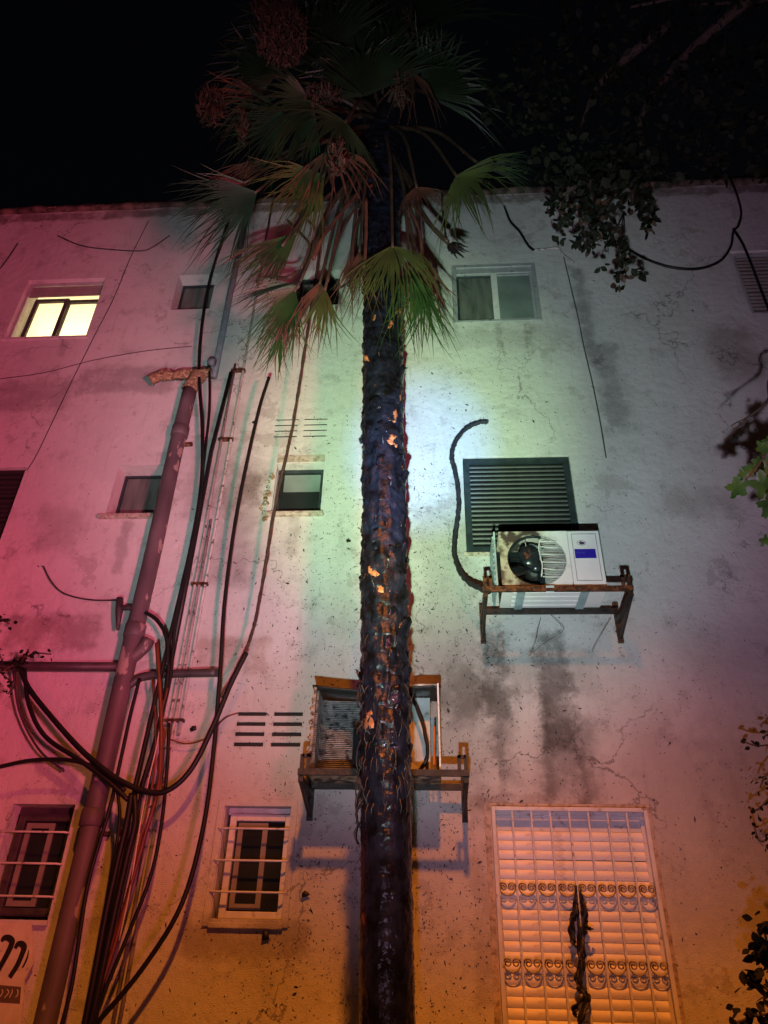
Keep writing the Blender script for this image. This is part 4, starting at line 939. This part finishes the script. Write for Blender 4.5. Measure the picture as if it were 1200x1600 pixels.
cl_px = [(870, 310, 14, 20, 26), (885, 345, 10, 16, 20), (905, 330, 20, 30, 50), (935, 300, 36, 34, 90), (925, 350, 22, 34, 70), (950, 360, 18, 30, 50), (985, 300, 34, 34, 80), (1010, 325, 18, 22, 40), (1015, 350, 12, 16, 22), (975, 400, 12, 20, 30),
         (980, 425, 14, 10, 18), (998, 428, 10, 7, 12), (968, 445, 5, 6, 6), (940, 412, 5, 8, 4), (862, 330, 8, 16, 14), (873, 370, 5, 10, 6), (905, 375, 9, 10, 12), (920, 385, 10, 9, 12), (900, 270, 46, 26, 120), (980, 255, 60, 28, 160)]
for (cx_, cy_, rx, ry, nn_) in cl_px:
    for k in range(nn_):
        a = rr.uniform(0, 6.283); q = math.sqrt(rr.random()); c_ = P(cx_ + rx * q * math.cos(a), cy_ + ry * q * math.sin(a), rr.uniform(1.0, 1.5))
        leaf_faces(dry if (rr.random() < .16 and cy_ > 290) else crown, c_, rr.uniform(.05, .09), rr)
for k in range(3800):   # the mass of foliage above
    px_, py_ = rr.uniform(760, 1290), rr.uniform(-140, 285)
    dens = noise.noise(V((px_ / 60, py_ / 60, 2))) + noise.noise(V((px_ / 22, py_ / 22, 5))) * .6
    edge = min(1, max(0, (px_ - 745 - max(0, (120 - py_)) * .25) / 120))
    if dens + edge * .8 < .35: continue
    leaf_faces(crown, P(px_, py_, rr.uniform(.9, 2.1)), rr.uniform(.035, .11), rr)
o = tpart(crown, 'crown', M['leaf'], tree, False)
o = tpart(dry, 'dry_leaf', M['leafdry'], tree, False); o['kind'] = 'stuff'
for px_, py_ in ((962, 400), (978, 432), (958, 362), (940, 395)):
    tpart(MB().tube([P(975, 330, 1.2), P((975 + px_) / 2, (330 + py_) / 2 + 6, 1.2), P(px_, py_, 1.2)], .006, 5), 'twig', M['bark'], tree)

vine = empty('leafy_shrub', (3.4, -2.2, 0), 'green lobed leaves on a thin bare twig at the right edge, middle height', 'shrub')
tpart(MB().tube(curve([(3.4, -2.2, 0), (3.3, -2.1, 2), (3.1, -2.0, 4), (3.0, -1.9, 5.2)], 6), .03, 8), 'stem', M['bark'], vine)
tpart(MB().tube(curve([(3.1, -2.0, 4.2), P(1230, 590, 1.7), P(1200, 628, 1.7), P(1165, 655, 1.7), P(1132, 688, 1.7)], 5), .008, 5, rr=[.016 - .013 * i / 20 for i in range(21)]), 'twig', M['bark'], vine)
tpart(MB().tube(curve([P(1215, 600, 1.7), P(1185, 640, 1.7), P(1142, 665, 1.7)], 5), .004, 5), 'twig', M['bark'], vine)
tpart(MB().tube(curve([P(1230, 655, 1.7), P(1190, 720, 1.9), P(1165, 750, 1.9)], 5), .005, 5), 'twig', M['bark'], vine)
def big_leaf(px_, py_, d_, size, ang, par, mt, seed):
    rr = random.Random(seed); c0 = P(px_, py_, d_); s = MB(); n_ = 40
    U = UPc * math.sin(ang) + RX * math.cos(ang); W_ = RX * -math.sin(ang) + UPc * math.cos(ang)
    vs = [c0]
    for k in range(n_):
        a = 6.28318 * k / n_; q = size * (.72 + .20 * math.cos(a * 5) + .07 * math.cos(a * 17 + 1) + rr.uniform(-.03, .03)); bow = .12 * size * math.cos(a * 2 + seed)
        vs.append(c0 + U * q * math.cos(a) + W_ * q * math.sin(a) * .85 + BK * (bow))
    s.add(vs, [(0, k + 1, (k + 1) % n_ + 1) for k in range(n_)])
    return tpart(s, 'leaf', M[mt], par, True)
for i, (px_, py_, sz, an) in enumerate(((1153, 762, .085, .5), (1192, 758, .10, 1.8), (1170, 735, .055, .1), (1192, 700, .06, 2.2), (1160, 742, .04, 2), (1183, 722, .045, 4), (1210, 735, .11, 1), (1205, 790, .10, 3), (1200, 690, .05, .4), (1196, 845, .045, .4))):
    big_leaf(px_, py_, 1.9, sz, an, vine, 'ivy', i)
for i, (px_, py_) in enumerate(((1157, 662), (1153, 680), (1182, 672))): big_leaf(px_, py_, 1.7, .018, i, vine, 'leaf', 20 + i)

def sprig(label, name, pts_list, d_, size, dens, base, cat='plant', mt='leaf', group=None, seed=1, lobes=False):
    e_ = empty(name, base, label, cat, group); rr = random.Random(seed); lf = MB()
    for pts in pts_list:
        c_ = px_curve([(p[0], p[1], d_) for p in pts], 6)
        tpart(MB().tube(c_, .006, 5), 'stem', M['bark'], e_)
        for k in range(int(dens * len(c_))):
            q = c_[rr.randrange(len(c_))] + V((rr.uniform(-1, 1), rr.uniform(-1, 1), rr.uniform(-1, 1))) * size * .8
            leaf_faces(lf, q, size * rr.uniform(.6, 1.15), rr, lobes)
    tpart(lf, 'foliage', M[mt], e_, False); return e_
b_ = P(-30, 1600, .3); b_.z = 0
sprig('dark climbing sprigs round the left end of the horizontal pipe', 'climbing_plant', [[(-20, 1060), (10, 1045), (50, 1022), (80, 1022)], [(-10, 1040), (25, 1040), (45, 1015)], [(0, 1050), (20, 1070), (12, 1085)], [(-10, 965), (5, 968), (14, 975)], [(-5, 1010), (2, 1030)], [(20, 1040), (35, 1030), (52, 1020)]], .25, .045, 1.6, b_, seed=4)
b_ = P(1215, 1600, .8); b_.z = 0
sprig('dark leaves at the lower right edge, standing in for leaf shadows on the wall', 'shrub', [[(1230, 1600), (1195, 1585), (1150, 1598)], [(1220, 1560), (1190, 1540), (1172, 1525)], [(1225, 1600), (1205, 1540), (1198, 1475), (1192, 1440)], [(1215, 1480), (1195, 1475), (1188, 1490)]], .9, .07, 3.2, b_, seed=5)  # leaves built where only leaf shadows fall on the wall
sprig('dark leaf sprigs at the right edge, standing in for leaf shadows on the wall', 'shadow_sprig', [[(1240, 1080), (1205, 1140), (1195, 1150)], [(1225, 1160), (1185, 1165), (1160, 1158)], [(1215, 1190), (1195, 1215), (1188, 1230)], [(1210, 1235), (1190, 1260), (1176, 1268)], [(1225, 1290), (1190, 1315), (1178, 1290)]], .5, .045, 1.2, b_, seed=6)  # more dark leaves added in place of cast leaf shadows

# ---------------------------------------------------------------- charred strip caught on the big grille
s = MB()
def ribbon(s, pts, w_, d_):
    c_ = px_curve([(p[0], p[1], d_ + R.uniform(-.02, .02)) for p in pts], 9); vs = []
    for i, p in enumerate(c_):
        t_ = i / (len(c_) - 1); q = w_ * (.35 + .65 * math.sin(math.pi * min(1, t_ * 1.1)) + .35 * noise.noise(V((i * .45, w_ * 90, 1)))); tw = math.sin(i * .5 + w_ * 50) * 1.0
        sd_ = V((math.cos(tw), math.sin(tw), .2 * noise.noise(V((i * .7, 0, 4)))))
        vs += [p - sd_ * q, p + V((0, -.012 * math.sin(i), 0)), p + sd_ * q * R.uniform(.7, 1.1)]
    s.add(vs, [(i * 3 + j, i * 3 + j + 1, i * 3 + j + 4, i * 3 + j + 3) for i in range(len(c_) - 1) for j in range(2)])
ribbon(s, [(900, 1398), (897, 1430), (893, 1460), (900, 1480)], .030, .08); ribbon(s, [(905, 1392), (914, 1430), (908, 1470), (910, 1510), (905, 1545)], .032, .09)
ribbon(s, [(912, 1440), (918, 1450), (926, 1453)], .018, .09); ribbon(s, [(906, 1500), (902, 1530), (908, 1548), (918, 1560), (905, 1600), (898, 1620)], .028, .09); ribbon(s, [(916, 1545), (912, 1560), (897, 1578), (902, 1590)], .024, .08)
ribbon(s, [(899, 1385), (901, 1410), (904, 1440), (912, 1500)], .012, .08)
o = thing(s, 'charred_palm_sheath', M['char'], 'charred strip of palm sheath caught on the white grille', 'debris'); md = o.modifiers.new('s', 'SOLIDIFY'); md.thickness = .008
for k, (px_, py_, sz, lab) in enumerate(((544, 846, .022, 'small burnt scrap stuck to the wall left of the trunk'), (303, 1138, .032, 'burnt scrap stuck to the wall above the lower vent, left'), (477, 1398, .028, 'burnt leaf scrap on the wall right of the barred window'), (397, 660, .02, 'tiny burnt scrap on the wall left of the upper vent'), (415, 1462, .035, 'burnt scrap under the white framed window'))):
    s = MB(); c_ = P(px_, py_, .012); rr = random.Random(k); vs = [(c_.x + sz * math.cos(a) * rr.uniform(.5, 1.2), c_.y - rr.uniform(0, .01), c_.z + sz * 1.1 * math.sin(a) * rr.uniform(.4, 1)) for a in (0, .8, 1.7, 2.4, 3.3, 4.1, 5.0, 5.7)]
    s.add(vs, [tuple(range(8))]); o = thing(s, 'burnt_scrap', M['char'], lab, 'scrap', 'burnt scraps stuck to the wall'); md = o.modifiers.new('s', 'SOLIDIFY'); md.thickness = .006
# ash flakes blown against the wall
fl = MB(); rr = random.Random(11); k = 0
while k < 6500:
    x = rr.gauss(-.25, .85) if rr.random() < .88 else rr.uniform(-4, 3); z = rr.uniform(1.4, 8.2)
    if any(o_[0] - .03 < x < o_[1] + .03 and o_[2] - .03 < z < o_[3] + .03 for o_ in OP.values()): continue
    if z > 5.6 and rr.random() < .6: continue
    sz = rr.uniform(.0025, .0065) * (2.2 if rr.random() < .06 else 1); a = rr.uniform(0, 3.14); e_ = V((math.cos(a), 0, math.sin(a))); f_ = V((-e_.z, 0, e_.x)); c_ = V((x, -.002, z)); asp = rr.uniform(.25, .7)
    fl.add([c_ - e_ * sz * 1.6, c_ - f_ * sz * asp + V((0, -.003, 0)), c_ + e_ * sz * 1.6 + V((0, -.004, 0)), c_ + f_ * sz * asp], [(0, 1, 2, 3)]); k += 1
o = fl.build('ash_flakes', M['char'], None, False); tag(o, 'black ash flakes speckling the wall round the palm trunk', 'ash', None, 'stuff')

# ---------------------------------------------------------------- house number sign, bottom left
sg = empty('house_sign', P(0, 1560, .06), 'pale house number sign with black figures left of the drain pipe', 'sign')
dS = .06
def sp_(px_, py_, o_=0.): return P(px_, py_, dS + o_)
s = MB(); outline = [(-70, 1441), (47, 1441), (51, 1470), (51, 1508), (44, 1520), (37, 1534), (36, 1560), (30, 1630), (-90, 1630)]
vs = [sp_(*p) for p in outline]; n_ = len(vs); bk = [V((v.x, v.y + .02, v.z)) for v in vs]
s.add(vs + bk, [tuple(range(n_))] + [(i, (i + 1) % n_, n_ + (i + 1) % n_, n_ + i) for i in range(n_)]); part(s, 'plate', M['sign'], sg, False)
def stroke(px_pts, ws, mt, o_, name):
    s = MB(); c_ = px_curve([(p[0], p[1], dS + o_) for p in px_pts], 5); m_ = len(c_); vs = []
    for i, p in enumerate(c_):
        t_ = i / (m_ - 1) * (len(ws) - 1); k = min(int(t_), len(ws) - 2); w_ = ws[k] + (ws[k + 1] - ws[k]) * (t_ - k)
        d_ = (c_[min(i + 1, m_ - 1)] - c_[max(i - 1, 0)]).normalized(); sd_ = V((d_.z, 0, -d_.x)) * w_
        vs += [p + sd_ * 1.25, p - sd_ * 1.25]
    s.add(vs, [(2 * i, 2 * i + 1, 2 * i + 3, 2 * i + 2) for i in range(m_ - 1)]); return part(s, name, mt, sg, False)
stroke([(2.5, 1471), (6.5, 1465.5), (13.5, 1465.5), (18.5, 1470), (17.5, 1477), (10, 1493), (0, 1511), (-3, 1517)], [.008, .013, .014, .015, .015, .014, .013, .013], M['signdark'], .003, 'figure')
stroke([(23.5, 1482), (28, 1475), (34, 1475), (37.5, 1480), (35.5, 1488), (27, 1508), (15, 1527)], [.008, .013, .014, .015, .014, .013, .012], M['signdark'], .003, 'figure')
stroke([(45, 1484), (42, 1498), (35, 1512)], [.002, .005, .004], M['signdark'], .003, 'thin_mark')  # thin dark stroke right of the figures
stroke([(-30, 1470), (-24, 1467), (-18, 1474), (-20, 1490), (-30, 1514)], [.005, .013, .016, .016, .014], M['signdark'], .003, 'figure')
s = MB(); s.add([sp_(-80, 1532, .002), sp_(33, 1542, .002), sp_(31, 1568, .002), sp_(-80, 1562, .002)], [(0, 1, 2, 3)]); part(s, 'band', M['signband'], sg, False)
rr = random.Random(2)
for k in range(7):
    x = -25 + k * 8.0; stroke([(x + 4, 1546), (x + rr.uniform(4, 7), 1550), (x + rr.uniform(1, 4), 1556), (x + rr.uniform(-1, 1), 1560 - rr.uniform(0, 3))], [.0022, .0026, .0022], M['sign'], .005, 'small_letter')
